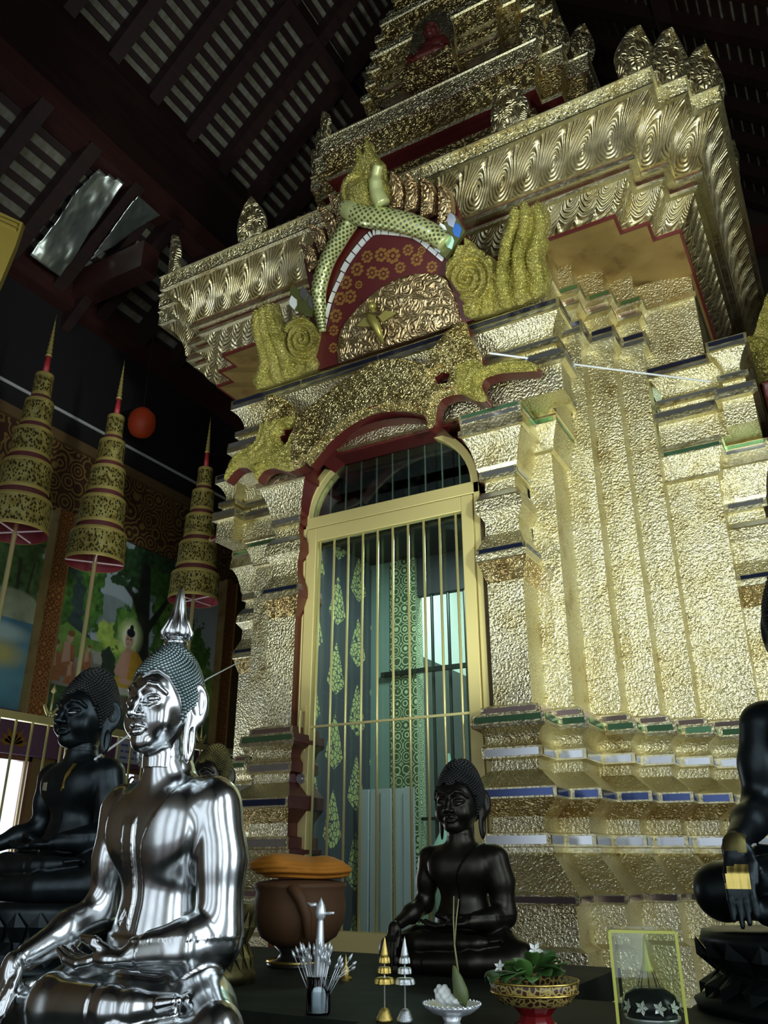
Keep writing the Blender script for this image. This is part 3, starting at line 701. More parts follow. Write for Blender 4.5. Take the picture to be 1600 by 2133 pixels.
# inner chamber
def motif_mat():
    m,nt,b=new_mat('dark_wall_with_gold_leaf_motifs'); L=nt.links.new
    b.inputs['Roughness'].default_value=.35
    tc=N(nt,'ShaderNodeTexCoord').outputs['Object']; sp=N(nt,'ShaderNodeSeparateXYZ'); L(tc,sp.inputs[0])
    # repeat every .34 across and .52 up, alternate columns shifted by half
    U=math_(nt,'DIVIDE',math_(nt,'ADD',sp.outputs['Y'],3.0),.27); V=math_(nt,'DIVIDE',sp.outputs['Z'],.46)
    ci=math_(nt,'FLOOR',U); fu=math_(nt,'SUBTRACT',math_(nt,'FRACT',U),.5)
    sh=math_(nt,'MULTIPLY',math_(nt,'MODULO',ci,2),.5)
    fv=math_(nt,'FRACT',math_(nt,'ADD',V,sh))
    # drop: wide low, pointed at the top
    wd=math_(nt,'MULTIPLY',math_(nt,'POWER',math_(nt,'MAXIMUM',math_(nt,'SUBTRACT',.86,fv),0),.8),math_(nt,'MULTIPLY',math_(nt,'MINIMUM',math_(nt,'MULTIPLY',math_(nt,'MAXIMUM',math_(nt,'SUBTRACT',fv,.12),0),6),1),.60))
    ins=math_(nt,'LESS_THAN',math_(nt,'ABSOLUTE',fu),wd)
    v=N(nt,'ShaderNodeTexVoronoi'); v.inputs['Scale'].default_value=30; v.feature='DISTANCE_TO_EDGE'; L(tc,v.inputs['Vector'])
    lac=math_(nt,'GREATER_THAN',v.outputs['Distance'],.085)
    k=math_(nt,'MULTIPLY',ins,lac)
    mx=N(nt,'ShaderNodeMix',data_type='RGBA'); L(k,mx.inputs[0]); mx.inputs[6].default_value=(.075,.075,.10,1); mx.inputs[7].default_value=(.62,.58,.25,1); L(mx.outputs[2],b.inputs['Base Color'])
    return m
def filigree_mat():
    m,nt,b=new_mat('pale_column_with_gold_scrolls'); L=nt.links.new
    tc=N(nt,'ShaderNodeTexCoord').outputs['Object']
    v=N(nt,'ShaderNodeTexVoronoi'); v.inputs['Scale'].default_value=14; v.inputs['Randomness'].default_value=.3; L(tc,v.inputs['Vector'])
    s=math_(nt,'SINE',math_(nt,'MULTIPLY',v.outputs['Distance'],34)); L(ramp(nt,s,[(.45,(.10,.13,.07)),(.6,(.70,.74,.48))]),b.inputs['Base Color']); b.inputs['Roughness'].default_value=.4
    return m
M['motif']=motif_mat(); M['filigree']=filigree_mat()
M['dark_plaster']=plain('dark_inner_plaster',(.05,.045,.055),.6); M['teal_plaster']=plain('grey_green_plaster',(.28,.36,.34),.5); M['white_plaster']=plain('white_inner_plaster',(.8,.82,.8),.6)
M['dark_steel']=plain('dark_steel',(.04,.045,.045),.35,.6)
cx0,cx1=-.845,.845; y1=4.92-YC; yb=6.7-YC
m=MB()
# left wall with motifs (own slab), dark ceiling band, back wall with opening, floor
MB().box(cx0-.04,cx0,YDf+.12,y1,-.9+ZS,2.05+ZS).build('inner_wall',[M['motif']],SH)
m.box(cx0-.04,cx1+.04,YDf+.12,y1+.05,2.0+ZS,2.06+ZS); m.box(cx1,cx1+.04,YDf+.12,yb,-.9+ZS,2.05+ZS)
m.box(cx0-.04,cx1+.04,YDf+.03,yb,-.95+ZS,-.9+ZS)
m.build('inner_chamber',[M['dark_plaster']],SH)
MB().box(cx0,cx1,YDf+.12,YDf+.16,1.74+ZS,2.3+ZS).build('inner_head_panel',[plain('violet_black_panel',(.012,.010,.018),.6)],SH)
m=MB(); m.box(cx0,cx0+.16,y1-.02,y1+.10,-.9+ZS,2.0+ZS); m.build('inner_jamb',[M['teal_plaster']],SH)
m=MB(); m.box(cx0+.16,cx0+.36,y1-.03,y1+.08,-.9+ZS,2.0+ZS); m.build('scroll_column',[M['filigree']],SH)
m=MB(); m.box(cx0+.36,cx1,y1,y1+.06,1.72+ZS,2.0+ZS); m.build('inner_lintel',[M['dark_plaster']],SH)
gr=None
for i in range(9):
    x=cx0+.46+i*.125
    if gr is None: gr=MB().tube([(0,0,-.9+ZS),(0,0,1.72+ZS)],.012,8).build('inner_bar',[M['dark_steel']],SH)
    else: gr=gr.copy(); COL.objects.link(gr)
    gr.location=(x,y1+.03,0)
MB().bar((cx0+.1,y1-.04,1.18+ZS),(cx1,y1-.04,1.18+ZS),.03,.03).build('inner_rail',[M['dark_steel']],SH)
MB().bar((cx0+.36,y1+.02,.25+ZS),(cx1,y1+.02,.25+ZS),.02,.02).build('inner_rail',[M['dark_steel']],SH)
m=MB(); m.box(cx0-.04,cx0+.02,y1+.1,yb,-.9+ZS,1.48+ZS); m.build('inner_partition',[M['dark_steel']],SH)
m=MB(); m.box(cx0-.04,cx0,y1+.1,yb,1.48+ZS,2.9+ZS); m.box(cx0,cx1,yb-.04,yb,-.9+ZS,2.9+ZS); m.box(cx0,cx1,y1+.1,yb,2.86+ZS,2.9+ZS); m.build('inner_white_wall',[M['white_plaster']],SH)
m=MB(); m.box(cx0+.9,cx0+1.05,y1+.55,y1+.62,-.9+ZS,1.55+ZS); m.build('scroll_column',[M['filigree']],SH)
m=MB()
for i in range(5): m.box(cx0+.05+i*.08,cx0+.12+i*.08,y1-.25+.012*(i%2),y1-.23+.012*(i%2),-.9+ZS,.42+ZS)
m.build('white_curtain',[plain('white_curtain_cloth',(.62,.58,.66),.7)],SH)
# figure wrapped in pale cloth standing inside
m=MB(); m.lathe([(.15,-.9),(.16,-.5),(.14,-.2),(.17,.02),(.16,.14),(.07,.24),(.055,.28),(.075,.34),(.085,.42),(.07,.50),(.03,.55),(.012,.62)],(0,0,ZS),20); o=m.build('veiled_figure',[plain('pale_turquoise_cloth',(.70,.95,.86),.35)],SH,autos=50); o.location=(.0,-1.10,-.06); o.scale=(.62,.62,1)
lamp=MB().tube([(cx0+.5,y1+.25,2.72+ZS),(cx0+1.3,y1+.25,2.72+ZS)],.02,10).build('tube_lamp',[plain('lit_tube',(1,1,1),.5,0,(.85,1,.97),14)],SH)
# ================================================================== THE HALL
def wood(name,c0,c1,rough=.55):
    m,nt,b=new_mat(name); L=nt.links.new
    tc=N(nt,'ShaderNodeTexCoord').outputs['Object']; mp=N(nt,'ShaderNodeMapping'); L(tc,mp.inputs[0]); mp.inputs['Scale'].default_value=(6,.8,6)
    L(ramp(nt,noise(nt,3,4,.6,mp.outputs[0]).outputs['Fac'],[(.3,c0),(.7,c1)]),b.inputs['Base Color']); b.inputs['Roughness'].default_value=rough; return m
M['wood']=wood('dark_red_stained_timber',(.014,.006,.006),(.030,.011,.010))
M['wood_red']=wood('red_brown_timber',(.038,.013,.011),(.065,.022,.018),.5)
def tile_mat():
    m,nt,b=new_mat('roof_tile_underside'); L=nt.links.new
    tc=N(nt,'ShaderNodeTexCoord').outputs['Object']; mp=N(nt,'ShaderNodeMapping'); L(tc,mp.inputs[0]); mp.inputs['Scale'].default_value=(3,7,3)
    L(ramp(nt,noise(nt,2.2,3,.6,mp.outputs[0]).outputs['Fac'],[(.3,(.14,.13,.07)),(.5,(.20,.19,.14)),(.7,(.25,.25,.23))]),b.inputs['Base Color']); b.inputs['Roughness'].default_value=.75; return m
M['tile']=tile_mat()
M['floor']=plain('dark_polished_floor',(.09,.05,.035),.25)
M['wall']=plain('brown_gold_wall',(.14,.085,.035),.6)
M['purple']=plain('purple_band',(.10,.045,.10),.6)
XL,XR,YB,YF=-6.0,2.0,-4.5,9.5
o=MB().box(XL-.3,XR+.3,YB-.3,YF+.3,-.1,0).build('floor',[M['floor']]); struct(o)
# left wall with window openings below the painted band
wl=MB()
ztop=5.1+ZS; zs=.80+ZS
wl.box(XL-.05,XL,YB,YF,zs,ztop); wl.box(XL-.05,XL,YB,YF,0,-.75+ZS)
edges=[(YB,3.1),(4.70,4.95),(5.95,6.3),(7.3,YF)]
for a,c in edges: wl.box(XL-.05,XL,a,c,-.75+ZS,zs)
o=wl.build('wall_left',[M['wall']]); struct(o)
# frieze, painted band and pilasters are part of the wall
def frieze_mat():
    m,nt,b=new_mat('dull_gold_carved_frieze'); L=nt.links.new
    tc=N(nt,'ShaderNodeTexCoord').outputs['Object']
    v=N(nt,'ShaderNodeTexVoronoi'); v.inputs['Scale'].default_value=6; L(tc,v.inputs['Vector'])
    s=math_(nt,'SINE',math_(nt,'MULTIPLY',v.outputs['Distance'],30))
    L(ramp(nt,s,[(.2,(.06,.025,.015)),(.6,(.22,.14,.04))]),b.inputs['Base Color']); b.inputs['Roughness'].default_value=.5; return m
M['frieze']=frieze_mat()
def pil_mat():
    m,nt,b=new_mat('orange_brown_scroll_pilaster'); L=nt.links.new
    tc=N(nt,'ShaderNodeTexCoord').outputs['Object']
    v=N(nt,'ShaderNodeTexVoronoi'); v.inputs['Scale'].default_value=16; v.inputs['Randomness'].default_value=.2; L(tc,v.inputs['Vector'])
    s=math_(nt,'SINE',math_(nt,'MULTIPLY',v.outputs['Distance'],26))
    L(ramp(nt,s,[(.35,(.16,.06,.02)),(.6,(.36,.17,.05))]),b.inputs['Base Color']); b.inputs['Roughness'].default_value=.4; return m
M['pil']=pil_mat()
m=MB(); m.box(XL,XL+.05,2.0,YF,2.95+ZS,3.60+ZS); o=m.build('trim_1',[M['frieze']]); struct(o)
m=MB(); m.box(XL,XL+.09,2.0,YF,3.60+ZS,3.70+ZS); o=m.build('trim_2',[M['wall']]); struct(o)
m=MB(); m.box(XL,XL+.03,2.0,YF,3.70+ZS,5.1+ZS); o=m.build('trim_3',[plain('black_upper_wall',(.012,.01,.012),.7)]); struct(o)
m=MB(); m.box(XL,XL+.06,2.0,YF,.80+ZS,1.14+ZS); o=m.build('trim_4',[M['purple']]); struct(o)
struct(MB().tube([(XL+.04,1.5,3.90+ZS),(XL+.04,YF-.1,3.98+ZS)],.016,8).build('trim_conduit',[plain('white_conduit',(.55,.56,.56),.5)]))
pn=5
for y in (2.2,4.50,6.86):
    m=MB(); m.box(XL,XL+.10,y,y+.17,1.10+ZS,2.96+ZS,0)
    for a in (y-.012,y+.17): m.box(XL,XL+.115,a,a+.012,1.10+ZS,2.96+ZS,1)
    o=m.build('trim_%d'%pn,[M['pil'],M['gold_paint']]); struct(o); pn+=1
# stencilled lotus flowers on the purple band
lot=None
for i in range(7):
    yy=2.6+i*.62
    m=MB()
    for j in range(7):
        a=math.pi*(j+.5)/7; L_=.13 if j in(2,3,4) else .11
        c=(yy+.0,.87); tip=(c[0]+L_*1.35*math.cos(a),c[1]+L_*math.sin(a)*1.1)
        w=.028; m.plate([c,(c[0]+(tip[0]-c[0])*.5-w*math.sin(a),c[1]+(tip[1]-c[1])*.5+w*math.cos(a)),tip,(c[0]+(tip[0]-c[0])*.5+w*math.sin(a),c[1]+(tip[1]-c[1])*.5-w*math.cos(a))],.004,lambda u,v,t:(XL+.0605+t,u,v+ZS),0)
    o=m.build('trim_%d'%pn,[M['flower_gold']]); struct(o); pn+=1
# notice banner on the band (pale, faded, unreadable)
m=MB(); m.box(XL+.058,XL+.07,5.55,6.6,.84+ZS,1.05+ZS,0)
for i in range(3):
    rr=random.Random(i); y=5.6
    while y<6.5:
        d=.03+.06*rr.random(); m.box(XL+.0702,XL+.0715,y,y+d,.875+.055*i+ZS,.895+.055*i+ZS,1); y+=d+.02
tag(m.build('notice_strip',[plain('pale_blue_cloth',(.35,.38,.50),.7),plain('blue_marks',(.10,.12,.30),.7)]),'pale blue notice strip on the purple band under the mural','banner')
# lattice in the second window and frames
m=MB()
for (a,c) in ((3.1,4.70),(4.95,5.95),(6.3,7.3)):
    for y in (a,c-.03): m.box(XL-.05,XL+.02,y,y+.03,-.75+ZS,.80+ZS)
    m.box(XL-.05,XL+.02,a,c,-.80+ZS,-.74+ZS); m.box(XL-.05,XL+.02,a,c,.76+ZS,.82+ZS)
o=m.build('window_1',[plain('brown_window_frame',(.12,.05,.03),.5)]); struct(o)
m=MB()
for i in range(9):
    for j in range(4):
        y=5.03+i*.11;z=.36+j*.11
        m.tube([(XL-.05,y+.05*math.cos(a),z+.05*math.sin(a)+ZS) for a in np.linspace(0,5.6,10)],.011,6)
        m.tube([(XL-.05,y-.05,z-.05+ZS),(XL-.05,y+.05,z+.05+ZS)],.008,6)
o=m.build('window_2',[plain('dark_lattice',(.06,.04,.03),.5)]); struct(o)

# --- mural: a painted picture, as colours on a fine grid
def fract(a): return a-np.floor(a)
def hsh(i,j): return fract(np.sin(i*127.1+j*311.7)*43758.5453)
def vnoise(x,y):
    i=np.floor(x);j=np.floor(y);f=x-i;g_=y-j; f=f*f*(3-2*f); g_=g_*g_*(3-2*g_)
    return (hsh(i,j)*(1-f)+hsh(i+1,j)*f)*(1-g_)+(hsh(i,j+1)*(1-f)+hsh(i+1,j+1)*f)*g_
def fbm(x,y,o=4):
    s=0;a=.5
    for k in range(o): s=s+a*vnoise(x*2**k+k*17.3,y*2**k+k*9.1); a*=.5
    return s
class Paint:
    def __init__(s,y0,y1,z0,z1,ny,nz):
        s.Y,s.Z=np.meshgrid(np.linspace(y0,y1,ny),np.linspace(z0,z1,nz)); s.C=np.zeros((nz,ny,3)); s.ny,s.nz=ny,nz
    def put(s,mask,col,tex=0,seed=0,sc=18):
        mask=np.clip(mask,0,1)[...,None]; c=np.array(col)[None,None,:]*np.ones_like(s.C)
        if tex: c=c*(1+tex*(fbm(s.Y*sc+seed,s.Z*sc+seed*1.7)-.47)*2)[...,None]
        s.C=s.C*(1-mask)+np.clip(c,0,1)*mask
    def el(s,cy,cz,ry,rz,soft=.12): return np.clip((1-np.sqrt(((s.Y-cy)/ry)**2+((s.Z-cz)/rz)**2))/soft,0,1)
    def blob(s,cy,cz,ry,rz,sc=14,seed=0,amp=.9): return np.clip((1-np.sqrt(((s.Y-cy)/ry)**2+((s.Z-cz)/rz)**2)+amp*(fbm(s.Y*sc+seed,s.Z*sc)-.5))/.08,0,1)
    def poly(s,p,soft=.012): return np.clip(-poly_sd(s.Y,s.Z,p)/soft+.5,0,1)
    def line(s,pts,w): 
        d=None
        for a,b in zip(pts[:-1],pts[1:]):
            q=cone(s.Y,0*s.Y,s.Z,(a[0],0,a[1]),(b[0],0,b[1]),a[2],b[2]); d=q if d is None else np.minimum(d,q)
        return np.clip(-d/w+.5,0,1)
    def build(s,name,x):
        ny,nz=s.ny,s.nz
        V=np.stack([np.full(s.Y.shape,x),s.Y,s.Z+ZS],-1).reshape(-1,3)
        i=np.arange(ny*nz).reshape(nz,ny); F=np.stack([i[:-1,:-1],i[:-1,1:],i[1:,1:],i[1:,:-1]],-1).reshape(-1,4)
        m,nt,b=new_mat(name+'_paint'); a=N(nt,'ShaderNodeVertexColor'); a.layer_name='paint'; nt.links.new(a.outputs[0],b.inputs['Base Color']); b.inputs['Roughness'].default_value=.45
        o=mesh_from(name,V.tolist(),F.tolist(),m)
        ca=o.data.color_attributes.new('paint','FLOAT_COLOR','POINT')
        ca.data.foreach_set('color',np.concatenate([np.clip(s.C*1.3,0,1).reshape(-1,3),np.ones((ny*nz,1))],1).ravel()); return o
P_=Paint(4.68,6.85,1.14,2.95,330,260)
P_.put(np.ones_like(P_.Y),(.34,.42,.48),.15,1,3)                                   # sky
P_.put(P_.el(5.30,2.15,.40,.22,.1),(.20,.26,.28),.2,3)                               # far mountain
P_.put(P_.blob(4.85,2.2,.32,.6,6,2),(.045,.075,.075),.5,4)                           # dark hill at left
P_.put((P_.Z<1.95+.06*np.sin(P_.Y*7))*1.0,(.16,.30,.07),.6,5,10)                      # meadow
P_.put(P_.blob(5.42,1.98,.22,.16,9,1),(.34,.48,.10),.5,6)                             # light green
for cy,cz,ry,rz,sd in ((4.75,2.2,.13,.3,1),(5.10,2.22,.12,.30,2),(5.05,2.55,.16,.22,3),(5.5,2.1,.12,.22,4),(5.68,2.28,.13,.24,9),(6.3,2.0,.5,.42,6),(6.1,2.35,.3,.3,7)):
    P_.put(P_.blob(cy,cz,ry,rz,16,sd*5),(.06,.15,.035),.9,sd,26); P_.put(P_.blob(cy-.03,cz+.05,ry*.6,rz*.6,20,sd*7)*.6,(.13,.28,.05),.8,sd+3,30)
P_.put(P_.blob(5.85,2.75,.62,.32,12,3),(.025,.06,.025),.9,8,22)                        # canopy
P_.put(P_.blob(5.95,2.62,.3,.2,18,5)*.7,(.06,.14,.03),.8,9,26)
P_.put(P_.line([(5.83,1.5,.11),(5.78,1.9,.085),(5.74,2.3,.08),(5.70,2.75,.07)],.02),(.025,.028,.022),.4,2)   # trunk
P_.put(P_.line([(5.76,2.15,.05),(5.60,2.42,.035),(5.37,2.56,.018)],.015),(.025,.028,.022)); P_.put(P_.line([(5.78,2.1,.05),(5.98,2.4,.03),(6.1,2.6,.02)],.015),(.025,.028,.022))
P_.put(P_.blob(5.36,2.53,.12,.05,24,2),(.03,.07,.03),.5)
P_.put(P_.poly([(4.68,1.62),(4.9,1.66),(5.2,1.76),(5.42,1.70),(5.40,1.52),(5.1,1.42),(4.68,1.35)]),(.22,.22,.20),.5,12,8)   # rocks
P_.put(P_.poly([(5.15,1.80),(5.30,1.80),(5.40,1.70),(5.2,1.68)]),(.34,.35,.31),.3,2)
P_.put((P_.Z<1.42)*1.0,(.06,.12,.05),.7,6,14); P_.put(P_.blob(5.2,1.22,.5,.10,9,3),(.03,.07,.06),.5,3)
P_.put(P_.poly([(5.28,1.50),(5.55,1.44),(6.1,1.50),(6.1,1.30),(5.6,1.30),(5.35,1.38)]),(.13,.11,.09),.4,3); P_.put(P_.poly([(5.28,1.51),(5.5,1.53),(6.05,1.55),(6.1,1.49),(5.5,1.45)]),(.50,.50,.46),.15)
P_.put(P_.blob(5.38,1.70,.11,.17,18,4),(.03,.05,.035),.5)
# seated figure with halo
P_.put(P_.el(5.60,2.02,.185,.205,.5)*.85,(.62,.74,.35)); P_.put(P_.el(5.60,2.02,.11,.13,.5)*.9,(.85,.92,.75))
P_.put(P_.poly([(5.53,1.86),(5.60,1.90),(5.72,1.88),(5.80,1.80),(5.80,1.60),(5.52,1.60),(5.50,1.72)]),(.52,.30,.22),.1); P_.put(P_.poly([(5.64,1.895),(5.73,1.88),(5.81,1.80),(5.80,1.58),(5.62,1.58)]),(.48,.28,.04),.25,2,30)
P_.put(P_.poly([(5.53,1.86),(5.50,1.80),(5.45,1.66),(5.49,1.60),(5.54,1.70)]),(.50,.30,.24)); P_.put(P_.poly([(5.33,1.55),(5.42,1.60),(5.60,1.62),(5.85,1.62),(5.88,1.54),(5.6,1.52),(5.4,1.52)]),(.50,.34,.05),.2,3,30)
P_.put(P_.el(5.60,1.585,.09,.03),(.55,.34,.26)); P_.put(P_.poly([(5.57,1.92),(5.63,1.92),(5.63,1.86),(5.56,1.86)]),(.46,.28,.20))
P_.put(P_.el(5.595,1.985,.055,.085),(.56,.36,.28)); P_.put(P_.el(5.605,2.06,.058,.045),(.015,.015,.02)); P_.put(P_.el(5.61,2.11,.026,.034),(.015,.015,.02))
for e in (5.575,5.615): P_.put(P_.el(e,1.995,.014,.006),(.05,.03,.03))
P_.put(P_.el(5.585,1.945,.016,.006),(.35,.12,.10))
# listening figures on the rocks
for cy,cz,s_ in ((4.90,1.60,1.0),(4.76,1.54,.85),(5.12,1.66,.55),(4.95,1.50,.55)):
    P_.put(P_.poly([(cy-.07*s_,cz+.20*s_),(cy+.06*s_,cz+.20*s_),(cy+.09*s_,cz),(cy+.12*s_,cz-.10*s_),(cy-.12*s_,cz-.10*s_),(cy-.08*s_,cz)]),(.30,.13,.06),.3,cy,30)
    P_.put(P_.poly([(cy-.06*s_,cz+.21*s_),(cy+.01*s_,cz+.22*s_),(cy+.03*s_,cz+.05*s_),(cy-.06*s_,cz+.02*s_)]),(.46,.29,.21))
    P_.put(P_.el(cy,cz+.26*s_,.038*s_,.05*s_),(.48,.30,.23)); P_.put(P_.el(cy+.005,cz+.295*s_,.042*s_,.03*s_),(.20,.10,.04))
o=P_.build('painted_mural',XL+.012); tag(o,'painted mural of a haloed seated figure under a tree, between orange pilasters','mural')
Q_=Paint(2.38,4.49,1.14,2.95,200,200)
Q_.put(np.ones_like(Q_.Y),(.30,.40,.46),.15,1,3)
Q_.put(Q_.blob(4.2,2.3,.5,.55,8,2),(.05,.10,.035),.9,3,20); Q_.put(Q_.blob(3.2,2.4,.7,.5,8,7),(.05,.10,.035),.9,4,20)
Q_.put(Q_.line([(4.28,2.0,.02),(4.26,2.4,.015)],.01),(.03,.03,.02)); Q_.put(Q_.line([(4.36,2.0,.015),(4.40,2.4,.01)],.01),(.03,.03,.02))
Q_.put(Q_.el(4.25,1.98,.33,.17,.15),(.24,.28,.19),.5,3,8); Q_.put(Q_.el(3.6,1.95,.5,.2,.15),(.20,.27,.16),.5,4,8)
Q_.put((Q_.Z<1.88)*1.0,(.06,.17,.24),.35,3,6); Q_.put(Q_.el(4.22,1.76,.3,.10,.6)*.8,(.34,.46,.44)); Q_.put(Q_.el(4.2,1.58,.32,.16,.7)*.85,(.40,.36,.10)); Q_.put(Q_.el(4.3,1.40,.3,.10,.7)*.6,(.10,.24,.30)); 
o=Q_.build('painted_mural',XL+.012); tag(o,'painted mural panel of a blue lake beside green hills, at the far left','mural')

# --- tiered gold parasols on poles
def pierced():
    m,nt,b=new_mat('gold_pierced_filigree'); L=nt.links.new
    tc=N(nt,'ShaderNodeTexCoord').outputs['Object']; mp=N(nt,'ShaderNodeMapping'); L(tc,mp.inputs[0]); mp.inputs['Scale'].default_value=(1,1,.55)
    v=N(nt,'ShaderNodeTexVoronoi'); v.inputs['Scale'].default_value=70; L(mp.outputs[0],v.inputs['Vector'])
    k=math_(nt,'GREATER_THAN',v.outputs['Distance'],.43)
    n2=noise(nt,16,2,.5,tc).outputs['Fac']
    mx=N(nt,'ShaderNodeMix',data_type='RGBA'); L(k,mx.inputs[0]); mx.inputs[6].default_value=(.05,.04,.012,1); L(ramp(nt,n2,[(.35,(.30,.24,.06)),(.65,(.52,.46,.16))]),mx.inputs[7]); L(mx.outputs[2],b.inputs['Base Color'])
    b.inputs['Roughness'].default_value=.4; b.inputs['Metallic'].default_value=.6
    bp=N(nt,'ShaderNodeBump'); bp.inputs['Strength'].default_value=.6; bp.inputs['Distance'].default_value=.004; L(k,bp.inputs['Height']); L(bp.outputs[0],b.inputs['Normal']); return m
M['pierced']=pierced(); M['rim_gold']=plain('smooth_gold_rim',(.55,.44,.14),.38,.6); M['par_red']=plain('crimson_lining',(.26,.035,.05),.55); M['par_dark']=plain('dark_red_gap',(.10,.018,.02),.6); M['pole']=plain('pale_brass_pole',(.66,.58,.28),.3,.35)
def parasol():
    t=thing('tiered_parasol','x','parasol')
    R=[.205,.165,.132,.100,.066]; z=2.0; Ht=.235
    for i,r in enumerate(R):
        h=Ht-.012*i
        m=MB(); n=36
        m.lathe([(r*1.02,z),(r*1.025,z+.012),(r*1.02,z+.026)],(0,0,ZS),n,1,cap=False)
        m.lathe([(r*1.012,z+.026),(r*.985,z+h-.03)],(0,0,ZS),n,0,cap=False)
        m.lathe([(r*.99,z+h-.03),(r*.995,z+h-.015),(r*.97,z+h),(r*.60,z+h+.006)],(0,0,ZS),n,1,cap=False)
        c=m.build('canopy_tier',[M['pierced'],M['rim_gold']],t,autos=35)
        l=MB(); l.lathe([(r*1.0,z+.004),(r*.965,z+h-.012),(.01,z+h-.004)],(0,0,ZS),n,0,cap=False); l.build('lining',[M['par_red']],c,smooth=True)
        if i==0:
            for a in (.4,.4+math.pi/2): MB().bar((-r*math.cos(a),-r*math.sin(a),z+.012+ZS),(r*math.cos(a),r*math.sin(a),z+.012+ZS),.008,.008).build('spreader',[plain('pink_white_rod',(.75,.6,.6),.5)] if a==.4 else [bpy.data.materials['pink_white_rod']],c)
        if i<4:
            k=MB(); k.lathe([(R[i+1]*1.0,z+h-.002),(R[i+1]*.97,z+h+.06)],(0,0,ZS),n,0,cap=False); k.build('tier_collar',[M['par_dark']],c,smooth=True)
        z+=h+.048-.003*i
    z-=.03
    m=MB(); m.tube([(0,0,z+ZS),(0,0,z+.16+ZS)],[.024,.018],12); m.build('red_stem',[plain('bright_red_stem',(.42,.03,.04),.4)] if 'bright_red_stem' not in bpy.data.materials else [bpy.data.materials['bright_red_stem']],t,smooth=True)
    pr=[(.022,z+.155)]
    for k in range(9): pr+= [(.024-.0022*k,z+.165+.036*k),(.016-.0017*k,z+.183+.036*k)]
    pr+=[(.001,z+.53)]
    m=MB(); m.lathe(pr,(0,0,ZS),14); m.build('finial',[M['rim_gold']],t,smooth=True)
    m=MB(); m.tube([(0,0,.04),(0,0,z+ZS)],.016,12); m.build('pole',[M['pole']],t,smooth=True)
    m=MB(); m.lathe([(.16,0),(.16,.03),(.05,.06),(.03,.10)],(0,0,0),20); m.build('foot',[M['rim_gold']],t,autos=40)
    return t
pz=parasol(); pz.location=(-4.6,3.19,0); pz['label']='gold tiered parasol at the left edge of the photo, partly cut off'; pz['group']='gold parasols before the mural'
dup(pz,(-4.6,3.875,0),.5,'gold tiered parasol in the middle of three, whose pole ends behind the dark statue')
dup(pz,(-4.6,4.94,0),1.1,'gold tiered parasol nearest the shrine, directly above the silver statue')

# --- gilded picket fence in front of the mural wall
F_=thing('gilded_fence','low gilded picket fence with scroll finials in front of the mural','fence',(-5.2,5.0,0))
rail=MB(); rail.box(-.025,.025,-2.6,3.0,.93+ZS,.985+ZS); rail.box(-.02,.02,-2.6,3.0,-.2+ZS,-.17+ZS); rail.build('rail',[plain('pale_yellow_metal',(.55,.50,.22),.4,.5)],F_)
pk_=None
for i in range(40):
    if pk_ is None: pk_=MB().tube([(0,0,0),(0,0,.965+ZS)],.009,8).build('picket',[bpy.data.materials['pale_yellow_metal']],F_,smooth=True)
    else: pk_=pk_.copy(); COL.objects.link(pk_)
    pk_.location=(0,-2.5+i*.14,0)
fn=None
for i in range(10):
    if fn is None:
        m=MB(); m.tube([(0,0,.985+ZS),(0,0,1.16+ZS)],.008,8); m.lathe([(.0,1.16),(.022,1.18),(.0,1.24)],(0,0,ZS),8)
        for s in (-1,1): m.tube([(0,s*.012+s*.05*(1-math.cos(a))*.5+s*.02*math.sin(a*1.0),1.03+.045*math.sin(a-.6)+ZS) for a in np.linspace(0,4.6,12)],.007,6)
        m.sphere((0,0,1.02+ZS),.02,8,6)
        fn=m.build('scroll_finial',[bpy.data.materials['pale_yellow_metal']],F_,smooth=True)
    else: fn=fn.copy(); COL.objects.link(fn)
    fn.location=(0,-2.5+i*.56,0)
# marigold garland bits hanging on the fence
m=MB(); rr=random.Random(2)
for i in range(26): m.sphere((rr.uniform(-.02,.02),rr.uniform(-.03,.03),.98-.011*i+ZS),rr.uniform(.018,.028),7,5)
tag(m.build('marigold_garland',[plain('marigold_yellow',(.60,.36,.02),.7)]),'yellow marigold garland hanging on the fence beside the dark statue','garland'); bpy.data.objects['marigold_garland'].location=(-5.12,4.55,0)
m=MB()
for i in range(12): m.sphere((rr.uniform(-.03,.03),rr.uniform(-.05,.05),1.02+rr.uniform(-.05,.06)+ZS),rr.uniform(.02,.03),7,5)
o=tag(m.build('marigold_bunch',[bpy.data.materials['marigold_yellow']]),'small bunch of yellow marigolds tied on the fence near the shrine','flowers'); o.location=(-5.13,7.05,0)
# orange lantern
t=thing('paper_lantern','round orange ribbed lantern hanging near the dark upper wall','lantern',(-5.5,4.95,3.80+ZS))
m=MB(); m.lathe([(.03,0),(.09,.03),(.125,.10),(.13,.16),(.115,.24),(.06,.30),(.03,.31)],n=24,wob=lambda a:.04*math.cos(12*a)); m.build('lantern_shade',[plain('orange_paper',(.26,.022,.004),.6,0,(1,.13,.01),.02)],t,smooth=True)
MB().tube([(0,0,.30),(0,0,1.55)],.005,6).build('cord',[M['wood']],t)

